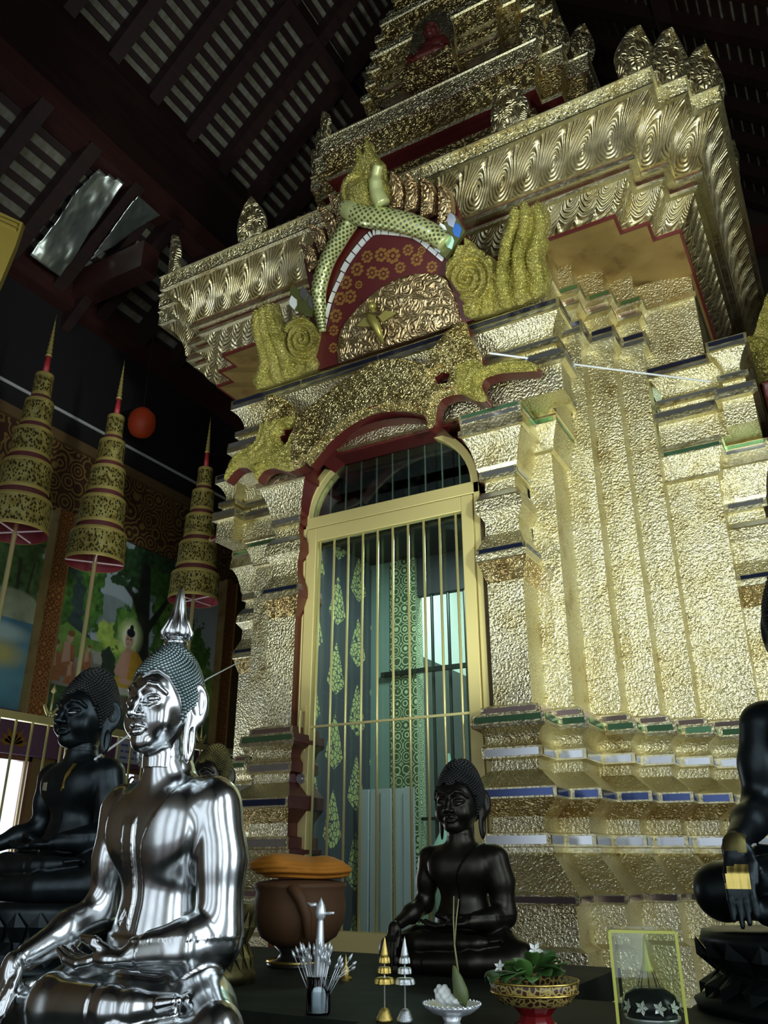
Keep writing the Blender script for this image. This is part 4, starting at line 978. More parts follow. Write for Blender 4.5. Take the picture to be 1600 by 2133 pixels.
# --- roof: lower slope, clerestory, upper slopes, with rafters, battens and tile layer
def slope(x0,z0,x1,z1,y0,y1,nm):
    C_=empty(nm); struct(C_)
    d=Vector((x1-x0,0,z1-z0)); L=d.length; d/=L; n=Vector((-d.z,0,d.x)); n=n if n.z<0 else -n     # n points down, into the hall
    def pt(s,y,o): p=Vector((x0,0,z0+ZS))+d*s+n*o; return Vector((p.x,y,p.z))
    b=MB(); V=[pt(-.3,y0,-.04),pt(L+.1,y0,-.04),pt(L+.1,y1,-.04),pt(-.3,y1,-.04)]; W=[pt(-.3,y0,-.08),pt(L+.1,y0,-.08),pt(L+.1,y1,-.08),pt(-.3,y1,-.08)]
    b.add(V+W,[(0,1,2,3),(7,6,5,4),(0,4,5,1),(1,5,6,2),(2,6,7,3),(3,7,4,0)],0); o=b.build('tile_layer',[M['tile']],C_); struct(o)
    k=int(L/.135); bt=None
    for i in range(k):
        s=(i+.5)*L/k
        if bt is None:
            bt=MB().bar((0,y0,0),(0,y1,0),.062,.045).build('batten',[M['wood']],C_); struct(bt); bt.rotation_euler=(0,-math.atan2(d.z,d.x),0)
        else: bt=bt.copy(); COL.objects.link(bt)
        bt.location=pt(s,0,-.015)
    y=3.47-.53*14; rf=None
    while y<y1:
        if y>y0:
            if rf is None: rf=MB().bar((0,0,0),d*L,.13,.15,up=n).build('rafter',[M['wood']],C_); struct(rf)
            else: rf=rf.copy(); COL.objects.link(rf)
            p=pt(0,y,.09); rf.location=p
        y+=.53
    return C_
slope(-6.0,5.1,-5.0,6.0,YB,YF,'ceiling_lower')
slope(-5.0,7.1,-2.0,10.1,YB,YF,'ceiling_upper')
slope(1.0,7.1,-2.0,10.1,YB,YF,'ceiling_right')
slope(2.0,5.1,1.0,6.0,YB,YF,'ceiling_low_right')
def beam(a,b,w,h,mt='wood',nm='beam'):
    o=MB().bar(a,b,w,h).build(nm,[M[mt]]); struct(o); return o
bn=1
for (x,z,w,h,mt) in ((-5.93,5.08,.22,.26,'wood_red'),(-5.02,5.99,.20,.26,'wood_red'),(-5.0,7.05,.18,.22,'wood'),(-3.7,8.32,.16,.2,'wood'),(-2.0,10.0,.2,.2,'wood'),(2.0,5.08,.2,.26,'wood'),(1.02,5.99,.2,.26,'wood'),(1.0,7.05,.18,.22,'wood'),(-.3,8.32,.16,.2,'wood')):
    beam((x,YB,z+ZS),(x,YF,z+ZS),w,h,mt,'trim_beam_%d'%bn); bn+=1
for x in (-5.06,1.06):
    o=MB().box(x-.03,x+.03,YB,YF,6.05+ZS,7.1+ZS).build('wall_clerestory_%s'%('left' if x<0 else 'right'),[M['wood']]); struct(o)
for y in (-1.2,4.25,8.4):
    beam((-6.0,y,5.20+ZS),(-4.9,y,5.20+ZS),.20,.30,'wood_red','trim_beam_%d'%bn); bn+=1
    beam((-6.0,y,4.80+ZS),(-5.0,y,5.85+ZS),.10,.12,'wood','trim_beam_%d'%bn); bn+=1
beam((-1.2,9.2,7.4+ZS),(2,9.2,6.6+ZS),.2,.3,'wood_red','trim_beam_%d'%bn); bn+=1
# other walls of the hall, with tall openings for daylight
wm=plain('cream_wall',(.55,.52,.44),.7)
m=MB(); m.box(XR,XR+.15,YB,YF,4.2,5.1+ZS); m.box(XR,XR+.15,YB,YF,0,.5)
for a,c in ((YB,-3.6),(-2.4,-1.5),(-.3,.6),(1.8,YF)): m.box(XR,XR+.15,a,c,.5,4.2)
struct(m.build('wall_right',[wm]))
m=MB(); m.box(XL,XR,YB-.15,YB,4.4,13)
for a,c in ((XL,-4.2),(-3.0,-2.4),(-1.0,-.4),(.8,XR)): m.box(a,c,YB-.15,YB,0,4.4)
struct(m.build('wall_back',[wm]))
struct(MB().box(XL,XR,YF,YF+.15,0,13).build('wall_front',[plain('dark_end_wall',(.03,.02,.015),.7)]))
# crumpled foil sheet tucked under the lower roof
def foil(name,poly,label,seed):
    nx=40; us=np.array(poly)
    a=np.array([-6,5.1]); dd=np.array([1,.9])/math.hypot(1,.9)
    P2=[((x+6)*math.hypot(1,.9),y) for x,y in poly]
    s0,s1=min(p[0] for p in P2),max(p[0] for p in P2); y0,y1=min(p[1] for p in P2),max(p[1] for p in P2)
    S,Y=np.meshgrid(np.linspace(s0,s1,nx),np.linspace(y0,y1,nx)); dst=poly_sd(S,Y,P2)
    r=random.Random(seed); hgt=np.zeros_like(S)
    for k in range(7):
        cx,cy,an=r.uniform(s0,s1),r.uniform(y0,y1),r.uniform(0,math.pi); q=(S-cx)*math.cos(an)+(Y-cy)*math.sin(an); hgt+=.05*np.abs(q)*r.choice((-1,1))
    hgt+=.03*(fbm(S*6+seed,Y*6)-.5)
    off=.22+hgt*1.5
    X=-6+S*dd[0]+off*dd[1]*1.0; Z=5.1+S*dd[1]-off*dd[0]
    V=np.stack([X,Y,Z+ZS],-1).reshape(-1,3); i=np.arange(nx*nx).reshape(nx,nx); F=np.stack([i[:-1,:-1],i[:-1,1:],i[1:,1:],i[1:,:-1]],-1).reshape(-1,4)
    keep=(dst[:-1,:-1]<.0)&(dst[1:,1:]<.02); F=F[keep.ravel()]
    o=mesh_from(name,V.tolist(),F.tolist(),[M['foil']],smooth=True); md=o.modifiers.new('thickness','SOLIDIFY'); md.thickness=.004
    tag(o,label,'foil sheet'); return o
m,nt,b=new_mat('silver_insulation_foil'); b.inputs['Base Color'].default_value=(.62,.70,.66,1); b.inputs['Metallic'].default_value=.9; b.inputs['Roughness'].default_value=.28; M['foil']=m
foil('foil_sheet',[(-5.84,3.52),(-5.86,3.86),(-5.50,3.86),(-5.06,3.87),(-5.12,3.62),(-5.31,3.56)],'crumpled silver foil sheet under the rafters, the brighter larger one',4)
foil('foil_sheet',[(-5.64,4.03),(-5.06,4.31),(-5.07,4.0),(-5.34,3.99)],'dimmer silver foil sheet right of the rafter, beside the larger sheet',9)
# hanging gold banner at the left edge
m=MB(); e1=Vector((.86,.51,0)); c0=Vector((-2.24,1.306,0))
bp=[(-.26,2.27),(-.06,2.12),(.045,2.065),(.037,1.965),(.012,1.80),(-.012,1.67),(-.12,1.05),(-.32,1.10)]
m.plate(bp,.02,lambda u,v,w:tuple(c0+e1*u+Vector((-.51,.86,0))*w+Vector((0,0,v+ZS))),0)
for i in range(2): m.plate([(-.17+.02*i,2.15),(.03,2.055),(.03,2.045),(-.17+.02*i,2.138)],.004,lambda u,v,w:tuple(c0+e1*u+Vector((-.51,.86,0))*(-w)+Vector((0,0,v+ZS-.02*i))),0)
tag(m.build('hanging_banner',[plain('plain_yellow_gold_cloth',(.095,.068,.006),.6,.1)]),'plain yellow gold hanging banner cut off by the left edge','banner')
# ================================================================== SEATED STATUES  (local unit = shoulder breadth, facing -y)
def body_sdf(robe=True, sash=True):
    def f(x,y,z):
        d=ell(x,y,z,(0,.07,.50),(.34,.26,.24))
        d=smin(d,ell(x,y,z,(0,.03,.74),(.262,.175,.36)),.10)
        d=smin(d,ell(x,y,z,(0,.015,1.02),(.365,.205,.28)),.10)
        d=smin(d,chain(x,y,z,[(-.35,.03,1.155),(0,.04,1.195),(.35,.03,1.155)],[.115,.12,.115],.05),.09)
        for s in (-1,1): d=smin(d,ell(x,y,z,(s*.17,-.11,1.04),(.18,.085,.15)),.12)
        nk=cone(x,y,z,(0,.04,1.16),(0,-.03 if sash else .0,1.52),.185,.138)
        nk=nk+.006*np.exp(-((z-1.375)/.010)**2)+.006*np.exp(-((z-1.435)/.010)**2)
        d=smin(d,nk,.07)
        # right arm (image left) reaching down over the knee
        ra=chain(x,y,z,[(-.405,.03,1.13),(-.46,.06,.90),(-.50,.07,.66),(-.555,-.16,.565),(-.60,-.40,.47)],[.140,.125,.102,.094,.064],.06)
        # left arm (image right) bent to the lap
        la=chain(x,y,z,[(.405,.03,1.12),(.455,.05,.90),(.475,.05,.56),(.40,-.13,.525),(.20,-.32,.505)],[.145,.132,.118,.105,.068],.06)
        # hands
        hr=smin(ra,ell(x,y,z,(-.61,-.485,.40),(.075,.055,.10)),.04)
        for i in range(4):
            X=-.665+.037*i; L=(.20,.235,.25,.22)[3-i]
            hr=smin(hr,chain(x,y,z,[(X*.98,-.515,.37),(X,-.555,.29),(X+.004,-.575,.29-L*.55),(X+.006,-.585,.29-L)],[.024,.022,.020,.012],.008),.010)
        hr=smin(hr,chain(x,y,z,[(-.55,-.48,.42),(-.525,-.53,.34),(-.525,-.56,.25)],[.026,.024,.015],.01),.015)
        hl=smin(la,ell(x,y,z,(.06,-.37,.485),(.14,.085,.048)),.04)
        for i in range(4):
            Y=-.435+.040*i; L=(.20,.25,.26,.22)[i]
            hl=smin(hl,chain(x,y,z,[(-.03,Y,.475),(-.12,Y-.01,.462),(-.12-L*.5,Y-.012,.478),(-.12-L*.85,Y-.01,.515)],[.026,.023,.021,.013],.008),.009)
        hl=smin(hl,chain(x,y,z,[(.07,-.40,.51),(-.02,-.43,.545),(-.12,-.425,.56)],[.03,.026,.016],.01),.015)
        if robe:
            hl=hl-.010*np.clip((x-.235)/.012,0,1)
        # legs folded, right shin above left
        lg=ell(x,y,z,(0,-.12,.20),(.55,.40,.20))
        for s in (-1,1): lg=smin(lg,chain(x,y,z,[(s*.18,.10,.26),(s*.50,-.08,.24),(s*.74,-.24,.20)],[.22,.19,.155],.06),.06)
        low=chain(x,y,z,[(.74,-.26,.15),(.30,-.46,.13),(-.30,-.53,.11),(-.50,-.50,.11)],[.145,.125,.09,.07],.05)
        up=chain(x,y,z,[(-.74,-.28,.20),(-.30,-.43,.285),(.20,-.47,.305),(.34,-.45,.31),(.54,-.36,.33)],[.145,.118,.085,.07,.045],.05)
        for i in range(5): up=smin(up,cone(x,y,z,(.50,-.43+.03*i,.335),(.585-.012*abs(i-1),-.40+.034*i,.345),.024,.018),.012)
        if robe:
            up=up-.010*np.clip((.12-x)/.012,0,1); low=low-.010*np.clip((x+.22)/.012,0,1)
        lg=smin(lg,low,.035); lg=smin(lg,up,.025)
        lg=np.maximum(lg,-z)
        if robe:
            xb=np.interp(z,[.40,.60,.90,.98,1.08,1.18,1.26,1.34],[.035,.035,.03,.045,.10,.17,.24,.30])
            m=np.clip((x-xb)/.014,0,1)*np.clip((z-.50)/.02,0,1)
            d=d-.015*m; hl=np.where(z>.56,hl-.006,hl)
            # hem of the lower garment under the belly
            d=d-.014*np.clip((.565+.20*x*x-z)/.014,0,1)
            if sash:
                b=np.clip(.5-(np.abs(x+.075)-.052)/.010,0,1)*np.clip((z-.585-.09*np.clip(1-np.abs(x+.075)/.05,0,1)*1.0)/.014,0,1)*np.clip((1.10-z)/.05,0,1)*(y<0.05)
                rim=np.exp(-((np.abs(x+.075)-.045)/.007)**2)*.004
                d=d-b*(.013+rim)
                # thin line of the robe edge running to the arm pit
                q=np.abs((x+.13)*.55-(z-.90)*.40-.0)
        d=smin(d,hr,.045); d=smin(d,hl,.045); d=smin(d,lg,.05)
        return d*.8
    return f
def head_sdf():
    def f(x,y,z):
        ax=np.abs(x)
        d=ell(x,y,z,(0,.03,1.86),(.222,.262,.285))
        d=smin(d,ell(x,y,z,(0,-.055,1.715),(.182,.185,.225)),.09)
        d=smin(d,ell(x,y,z,(0,-.165,1.555),(.085,.075,.065)),.07)
        for_=ell(x,y,z,(0,-.10,1.90),(.17,.155,.14)); d=smin(d,for_,.06)
        d=smin(d,ell(ax,y,z,(.115,-.145,1.70),(.075,.075,.085)),.07)            # cheeks
        sock=ell(ax,y,z,(.085,-.262,1.835),(.068,.035,.035)); d=smax(d,-sock,.035)
        lid=ell(ax,y,z,(.088,-.205,1.822),(.066,.046,.036)); d=smin(d,lid,.012)
        brow=chain(ax,y,z,[(.024,-.256,1.888),(.075,-.250,1.925),(.13,-.224,1.915),(.180,-.168,1.862)],[.010,.011,.010,.005],.02); d=smin(d,brow,.022)
        nose=chain(x,y,z,[(0,-.248,1.88),(0,-.275,1.80),(0,-.312,1.727)],[.020,.024,.034],.03); d=smin(d,nose,.022)
        d=smin(d,ell(ax,y,z,(.038,-.272,1.717),(.026,.030,.022)),.016)
        ul=chain(ax,y,z,[(0,-.262,1.648),(.022,-.264,1.655),(.078,-.222,1.640)],[.014,.017,.007],.012)
        ll=chain(ax,y,z,[(0,-.256,1.610),(.035,-.248,1.613),(.070,-.222,1.632)],[.022,.018,.006],.012)
        d=smin(d,ul,.010); d=smin(d,ll,.010)
        d=smax(d,-chain(ax,y,z,[(0,-.285,1.631),(.04,-.272,1.630),(.085,-.228,1.640)],[.005,.005,.004],.004),.006)
        slit=chain(ax,y,z,[(.030,-.250,1.806),(.085,-.256,1.797),(.150,-.212,1.812)],[.006,.007,.004],.004); d=smax(d,-slit,.006)
        lip2=chain(ax,y,z,[(.036,-.238,1.792),(.088,-.240,1.783),(.140,-.205,1.798)],[.008,.010,.005],.01); d=smin(d,lip2,.010)
        d=smax(d,-cone(x,y,z,(0,-.295,1.69),(0,-.278,1.665),.008,.008),.012)      # philtrum
        # long ears
        ear=ell(ax-.45*(y-.03),y,z,(.222,.085,1.81),(.026,.088,.150)); ear=smax(ear,-ell(ax-.45*(y-.03),y,z,(.222+.028,.078,1.83),(.024,.055,.100)),.010)
        lobe=ell(ax-.25*(y-.03),y,z,(.222,.060,1.60),(.024,.052,.175)); lobe=smax(lobe,-ell(ax-.25*(y-.03),y,z,(.246,.055,1.57),(.016,.022,.095)),.01)
        d=smin(d,smin(ear,lobe,.03),.02)
        nk=cone(x,y,z,(0,.03,1.36),(0,.02,1.62),.122,.128); d=smin(d,nk,.03)
        d=np.where(z<1.40,np.maximum(d,1.40-z),d)
        return d*.8
    return f
HL_A=[0,.10,.22,.45,.8,1.1,1.32,1.6,2.2,3.2]; HL_Z=[1.975,1.995,2.02,2.025,1.97,1.86,1.74,1.60,1.54,1.50]
def hair_sdf(x,y,z,low=0):
    az=np.abs(np.arctan2(x,-(y-.03)))
    zl=np.interp(az,HL_A,HL_Z)
    c=ell(x,y,z,(0,.035,1.885),(.240,.280,.298))
    c=smax(c,(zl-z)*.8,.012)
    u=ell(x,y,z,(0,.055,2.05),(.125,.13,.19)) if low else ell(x,y,z,(0,.06,2.13),(.150,.155,.17))
    return smin(c,u,.12)*.85
def hair_curls(rad,step,fl):
    hair_sdf=lambda x,y,z: globals()['hair_sdf'](x,y,z,fl)
    pts=[]; n=int(5.2/(step*step)*.55)
    c=np.array([0,.05,1.92]); ga=math.pi*(3-math.sqrt(5))
    i=np.arange(n); zz=1-2*(i+.5)/n; r=np.sqrt(1-zz*zz); th=ga*i
    D=np.stack([r*np.cos(th),r*np.sin(th),zz],1)
    t=np.full(n,.6)
    for k in range(40):
        P=c+D*t[:,None]; v=hair_sdf(P[:,0],P[:,1],P[:,2]); t=t-np.clip(v,-.05,.05)
    P=c+D*t[:,None]; az=np.abs(np.arctan2(P[:,0],-(P[:,1]-.03))); zl=np.interp(az,HL_A,HL_Z)
    keep=(P[:,2]>zl+.012)&(np.abs(hair_sdf(P[:,0],P[:,1],P[:,2]))<.01)&(P[:,2]<2.29)
    m=MB(); e=.01
    for p in P[keep]:
        g_=np.array([hair_sdf(*(p+np.eye(3)[k]*e))-hair_sdf(*(p-np.eye(3)[k]*e)) for k in range(3)]); g_/=np.linalg.norm(g_)
        nv_=Vector(g_); e1=nv_.cross(Vector((.3,.5,.8))).normalized(); e2=nv_.cross(e1); p=Vector(p)
        ring=lambda r_,h_: [p+nv_*h_+(e1*math.cos(a)+e2*math.sin(a))*r_ for a in np.linspace(0,2*math.pi,7)[:-1]]
        vs=ring(rad,-.004)+ring(rad*.85,rad*.55)+ring(rad*.4,rad*1.0)+[p+nv_*rad*1.15]
        fs=[]
        for lv in (0,6):
            for k in range(6): fs.append((lv+k,lv+(k+1)%6,lv+6+(k+1)%6,lv+6+k))
        for k in range(6): fs.append((12+k,12+(k+1)%6,18))
        m.add(vs,fs,0)
    # bead line along the hair edge
    return m
_cache={}
HS=np.array([1.13,1.10,1.02])
def statue(label,loc,s,mat,hairmat,hb=.0145,neck=0,flame=False,robe=True,group=None,rz=0,curl=(.024,.047),zs=1,nf=0,hz=1.02,hw=1):
    HS=np.array([1.13*hw,1.10*hw,hz])
    t=thing('seated_statue',label,'statue',loc,rz,group); t.scale=(s,s,s*zs)
    def cached(key,fn,lo,hi,h):
        if key not in _cache: _cache[key]=surface_nets(fn,lo,hi,h)
        return _cache[key]
    P,F=cached(('b',robe,flame,hb),body_sdf(robe,flame),(-1.0,-.78,-.02),(1.0,.40,1.60),hb)
    mesh_from('body',P.tolist(),F.tolist(),mat,t,smooth=True)
    hh=.0075 if flame else .0095
    P,F=cached(('h',hh),head_sdf(),(-.36,-.38,1.34),(.36,.34,2.18),hh)
    P=(P-np.array([0,.02,1.5]))*HS+np.array([0,.02+nf,1.5+neck]); hd=mesh_from('head',P.tolist(),F.tolist(),mat,t,smooth=True)
    P,F=cached(('hair',flame),(lambda x,y,z: hair_sdf(x,y,z,flame)),(-.28,-.30,1.44),(.28,.36,2.34),.0125)
    P=(P-np.array([0,.02,1.5]))*HS+np.array([0,.02+nf,1.5+neck]); hr=mesh_from('hair',P.tolist(),F.tolist(),hairmat,hd,smooth=True)
    k=('c',curl)
    if k not in _cache: _cache[k]=hair_curls(curl[0],curl[1],flame)
    cm=_cache[k]; o=mesh_from('hair_curls',[((a*HS[0]),(b_-.02)*HS[1]+.02+nf,(c_-1.5)*HS[2]+1.5+neck) for a,b_,c_ in cm.v],cm.f,hairmat,hd,smooth=True); o['kind']='stuff'
    if flame:
        m=MB(); m.lathe([(.085,2.255),(.10,2.275),(.085,2.295),(.062,2.305)],(0,.06,0),28,0)
        m.lathe([(.055,2.30),(.088,2.33),(.092,2.37),(.075,2.42),(.060,2.48),(.050,2.54),(.042,2.60),(.030,2.66),(.014,2.71),(.002,2.74)],(0,.06,0),48,0,wob=lambda a:.20*abs(math.cos(4*a))-.06)
        for k_ in range(8):
            a=k_*math.pi/4; m.tube([(.105*math.cos(a),.06+.105*math.sin(a),2.31),(.115*math.cos(a),.06+.115*math.sin(a),2.36),(.08*math.cos(a),.06+.08*math.sin(a),2.44),(.055*math.cos(a),.06+.055*math.sin(a),2.53)],[.014,.020,.014,.004],8,0)
        fo_=m.build('flame_finial',[mat],t,smooth=True); fo_.location=(0,nf+.01,.36); fo_.scale=(.85,.85,.72)
        e=[]
        for a in np.linspace(-1.38,1.38,60):
            zl=float(np.interp(abs(a),HL_A,HL_Z))
            # point on the head surface at that height
            lo_,hi_=.05,.5
            for _ in range(30):
                q=(lo_+hi_)/2; v=ell(np.array(q*math.sin(a)),np.array(.035-q*math.cos(a)),np.array(zl),(0,.035,1.885),(.240,.280,.298))
                if v<0: lo_=q
                else: hi_=q
            e.append((lo_*math.sin(a)*HS[0],(.01-lo_*math.cos(a))*HS[1]+.02+nf,(zl-.004-1.5)*HS[2]+1.5+neck))
        MB().tube(e,.0075,8).build('hairline_band',[mat],hd,smooth=True)
    return t
def stick_on(t,f,poly,c,u,v,nrm,mat,name,lift=.004,seed=0):
    """thin leaf of gold stuck on a statue: a small grid pressed against the surface f along -nrm"""
    n=14; us=np.linspace(min(p[0] for p in poly),max(p[0] for p in poly),n); vs_=np.linspace(min(p[1] for p in poly),max(p[1] for p in poly),n)
    U,V=np.meshgrid(us,vs_); d=poly_sd(U,V,poly)
    c=np.array(c,float);u=np.array(u,float);v=np.array(v,float);nrm=np.array(nrm,float); nrm/=np.linalg.norm(nrm)
    P=c+U[...,None]*u+V[...,None]*v+nrm*.25; P=P.reshape(-1,3)
    for k in range(60):
        w=f(P[:,0],P[:,1],P[:,2]); P=P-nrm*np.clip(w-lift,-.05,.05)[:,None]
    i=np.arange(n*n).reshape(n,n); F=np.stack([i[:-1,:-1],i[:-1,1:],i[1:,1:],i[1:,:-1]],-1).reshape(-1,4)
    keep=(d[:-1,:-1]<.004).ravel()
    return mesh_from(name,P.tolist(),F[keep].tolist(),mat,t,smooth=True)
def metal_stain(name,col,col2,rough,rvar,metal=1,sc=4):
    m,nt,b=new_mat(name); L=nt.links.new; tc=N(nt,'ShaderNodeTexCoord').outputs['Object']
    n=noise(nt,sc,4,.6,tc).outputs['Fac']
    L(ramp(nt,n,[(.35,col),(.65,col2)]),b.inputs['Base Color']); b.inputs['Metallic'].default_value=metal
    L(math_(nt,'MULTIPLY_ADD',noise(nt,sc*2.5,3,.6,tc).outputs['Fac'],rvar,rough-rvar/2),b.inputs['Roughness']); return m
M['silver']=metal_stain('polished_silver',(.52,.54,.55),(.68,.71,.72),.20,.10)
M['silver_hair']=metal_stain('tarnished_silver_curls',(.16,.22,.22),(.30,.36,.36),.32,.2)
M['bronze_blue']=metal_stain('blue_black_bronze',(.018,.025,.028),(.036,.046,.05),.36,.2,.85)
M['bronze_brown']=metal_stain('brown_black_bronze',(.028,.026,.020),(.05,.046,.036),.36,.2,.85)
M['bronze_curl']=metal_stain('matt_black_curls',(.018,.02,.02),(.04,.042,.04),.5,.2,.7)
M['gold_leafbit']=plain('gold_leaf_scrap',(.80,.62,.18),.35,1)
M['old_gold_curls']=metal_stain('worn_gilded_bronze',(.05,.045,.02),(.17,.145,.05),.5,.2,.9)
TZ=EYE-.2          # altar top
def lotus_base(t,rx,ry,h,mat):
    m=MB(); 
    prof=[(1.0,0),(1.02,.12*h),(.95,.2*h),(.86,.45*h),(.86,.55*h),(.95,.86*h),(.93,h),(.5,h)]
    n=40
    vs=[];fs=[]
    for r,z in prof:
        for k in range(n): a=2*math.pi*k/n; vs.append((rx*r*math.cos(a),-.10+ry*r*math.sin(a),z-h))
    for i in range(len(prof)-1):
        for k in range(n): fs.append((i*n+k,i*n+(k+1)%n,(i+1)*n+(k+1)%n,(i+1)*n+k))
    fs.append(tuple(range(n-1,-1,-1))); fs.append(tuple(range((len(prof)-1)*n,len(prof)*n)))
    m.add(vs,fs,0); o=m.build('pedestal',[mat],t,smooth=True)
    pt=MB()
    for row,(z0,z1,up) in enumerate(((-.52*h,-.10*h,1),(-.52*h,-.84*h,-1))):
        for k in range(26):
            a=2*math.pi*(k+.5*row)/26; ca,sa=math.cos(a),math.sin(a); w=2*math.pi/26*.46
            def pp(da,z,o_): return (rx*(.88+o_)*math.cos(a+da),-.10+ry*(.88+o_)*math.sin(a+da),z)
            vs=[pp(-w*.6,z0,.0),pp(w*.6,z0,.0),pp(w,z0*.5+z1*.5,.06),pp(0,z1,.10),pp(-w,z0*.5+z1*.5,.06),pp(0,z0*.5+z1*.5,.10)]
            f_=[(0,1,5),(1,2,5),(2,3,5),(3,4,5),(4,0,5)]
            pt.add(vs,f_ if up>0 else [q[::-1] for q in f_],0)
    pt.build('lotus_petals',[mat],o)
    return o
s1=statue('polished silver seated statue with a flame finial, largest figure in the left foreground',(-.900,.948,TZ-.051),.228,M['silver'],M['silver_hair'],hb=.0115,flame=True,curl=(.021,.043),zs=1.241,nf=-.11,neck=-.092,hz=.77,hw=.80)
s2=statue('black bronze seated statue left of the silver one, gold leaf scraps on its chest',(-1.515,1.315,EYE-.074),.22,M['bronze_blue'],M['bronze_curl'],neck=-.10)
lotus_base(s2,.98,.70,.126/.22,M['bronze_blue'])
s3=statue('small dark bronze seated statue in front of the barred door',(-.765,1.69,TZ),.182,M['bronze_brown'],M['bronze_curl'],neck=-.09)
s4=statue('black bronze seated statue cut off by the right edge, gold leaf on its hand',(-.02,1.52,EYE-.095),.27,M['bronze_blue'],M['bronze_curl'],neck=-.10)
lotus_base(s4,.98,.70,.105/.27,M['bronze_blue'])
s5=statue('small gilded bronze statue whose curled head shows behind the silver shoulder',(-1.15,1.335,EYE-.070),.132,M['bronze_brown'],M['old_gold_curls'],neck=-.10)
lotus_base(s5,.98,.70,.13/.132,M['old_gold_curls'])
fb=body_sdf(True,False)
s6=statue('small dark red seated figure in the niche high on the shrine tower',(XC+.012,YC-1.03,6.10+ZS),.25,plain('dark_red_statue',(.085,.014,.012),.45),plain('dark_red_curls',(.06,.01,.01),.5),neck=-.10)
stick_on(s2,fb,[(-.02,-.13),(.02,-.12),(.03,0),(.06,.12),(.02,.13),(-.01,.02)],(.08,-.2,1.10),(1,0,0),(0,0,1),(0,-1,0),M['gold_leafbit'],'gold_leaf_scrap')
stick_on(s2,fb,[(-.04,-.03),(.03,-.04),(.04,.03),(-.03,.04)],(-.20,-.2,1.02),(1,0,0),(0,0,1),(0,-1,0),plain('faded_leaf_scrap',(.30,.27,.18),.6,.3),'gold_leaf_scrap')
stick_on(s2,fb,[(-.10,-.09),(.10,-.10),(.10,.06),(.05,.12),(-.06,.10),(-.10,.04)],(-.30,-.5,.16),(1,0,0),(0,0,1),(0,-1,0),M['gold_leafbit'],'gold_leaf_scrap')
stick_on(s4,fb,[(-.07,-.05),(.06,-.05),(.06,.07),(-.05,.05)],(-.61,-.55,.27),(1,0,0),(0,0,1),(0,-1,0),M['gold_leafbit'],'gold_leaf_scrap')
stick_on(s4,fb,[(-.06,-.04),(.06,-.05),(.06,.06),(-.06,.05)],(-.61,-.5,.44),(1,0,0),(0,.3,.95),(0,-1,.2),M['old_gold_curls'],'gold_leaf_scrap')
# inlaid eyes of the left statue
m=MB()
for s in (-1,1): m.tube([(s*.051,-.280,1.710),(s*.096,-.281,1.706),(s*.147,-.257,1.712)],[.002,.006,.002],8)
m.build('eye_inlay',[plain('white_shell_inlay',(.8,.8,.75),.3)],s2,smooth=True)
# ================================================================== ALTAR AND OFFERINGS
m,nt,b=new_mat('dark_green_black_altar_top'); tc=N(nt,'ShaderNodeTexCoord').outputs['Object']
nt.links.new(ramp(nt,noise(nt,9,4,.6,tc).outputs['Fac'],[(.35,(.012,.016,.012)),(.7,(.03,.034,.026))]),b.inputs['Base Color']); b.inputs['Roughness'].default_value=.6; b.inputs['Specular IOR Level'].default_value=.08; M['altar']=m
t=thing('altar_table','long dark altar table with a polished top carrying the statues and offerings','altar',(-.75,1.75,0))
b=MB(); b.box(.09,1.35,-1.2,-.64,TZ-.05,TZ); b.box(-1.35,.24,-.64,.15,TZ-.05,TZ); b.box(.24,.46,-.64,-.30,TZ-.05,TZ); b.box(.46,1.35,-.64,.15,TZ-.05,TZ); b.box(-1.35,.09,-1.2,-.64,TZ-.11,TZ-.052); b.build('table_top',[M['altar']],t)
MB().box(-1.30,.22,-1.14,.12,.06,TZ-.11).build('cabinet',[M['wood']],t); MB().box(.47,1.30,-1.14,.12,0,TZ-.05).build('cabinet',[M['wood']],t)
for sx in (-1.2,.1):
    for sy in (-1.05,.05): MB().box(sx-.05,sx+.05,sy-.05,sy+.05,0,.06).build('foot',[M['wood']],t)
M['silver_dull']=plain('bright_silver_metal',(.80,.84,.87),.3,.6)
M['offer_gold']=plain('bright_gold_metal',(.85,.62,.16),.3,.95)
M['clear']=glass_mat('clear_vase_glass',(.92,.96,.97),1.2)
# glass of silver pins around a tall silver bud
t=thing('glass_of_silver_buds','clear glass filled with a fan of silver buds around a tall silver stalk','vase',(-.745,1.135,TZ))
t.scale=(.84,.84,.86)
MB().lathe([(.019,0),(.021,.003),(.0205,.03),(.0215,.055),(.0205,.056),(.0195,.03),(.018,.004)],n=24,cap=False).build('glass',[M['clear']],t,smooth=True)
MB().lathe([(.0175,.003),(.0178,.012),(.0178,.034),(.0165,.046),(.010,.050)],n=16,wob=lambda a:.10*math.cos(7*a)).build('foil_filling',[M['silver_dull']],t)
rr=random.Random(11); pin=None
for i in range(46):
    a=rr.uniform(-1,1)*1.0; b_=rr.uniform(-.55,.55); L=rr.uniform(.082,.108)*(1-.12*abs(a))
    if pin is None:
        m=MB(); m.tube([(0,0,0),(0,0,.096)],.0008,5); m.lathe([(.0008,.092),(.0028,.097),(.0024,.103),(0,.109)],n=8); pin=m.build('silver_bud',[M['silver_dull']],t,smooth=True)
    else: pin=pin.copy(); COL.objects.link(pin)
    pin.location=(.012*a*.6,.010*b_,.012); s=L/.109; pin.scale=(1,1,s)
    pin.rotation_euler=(-b_*.5,a*.50,0)
for a,b_ in ((.95,.5),(1.05,.1)):
    pin=pin.copy(); COL.objects.link(pin); pin.location=(.014,0,.04); pin.scale=(1,1,.6); pin.rotation_euler=(0,a,b_)
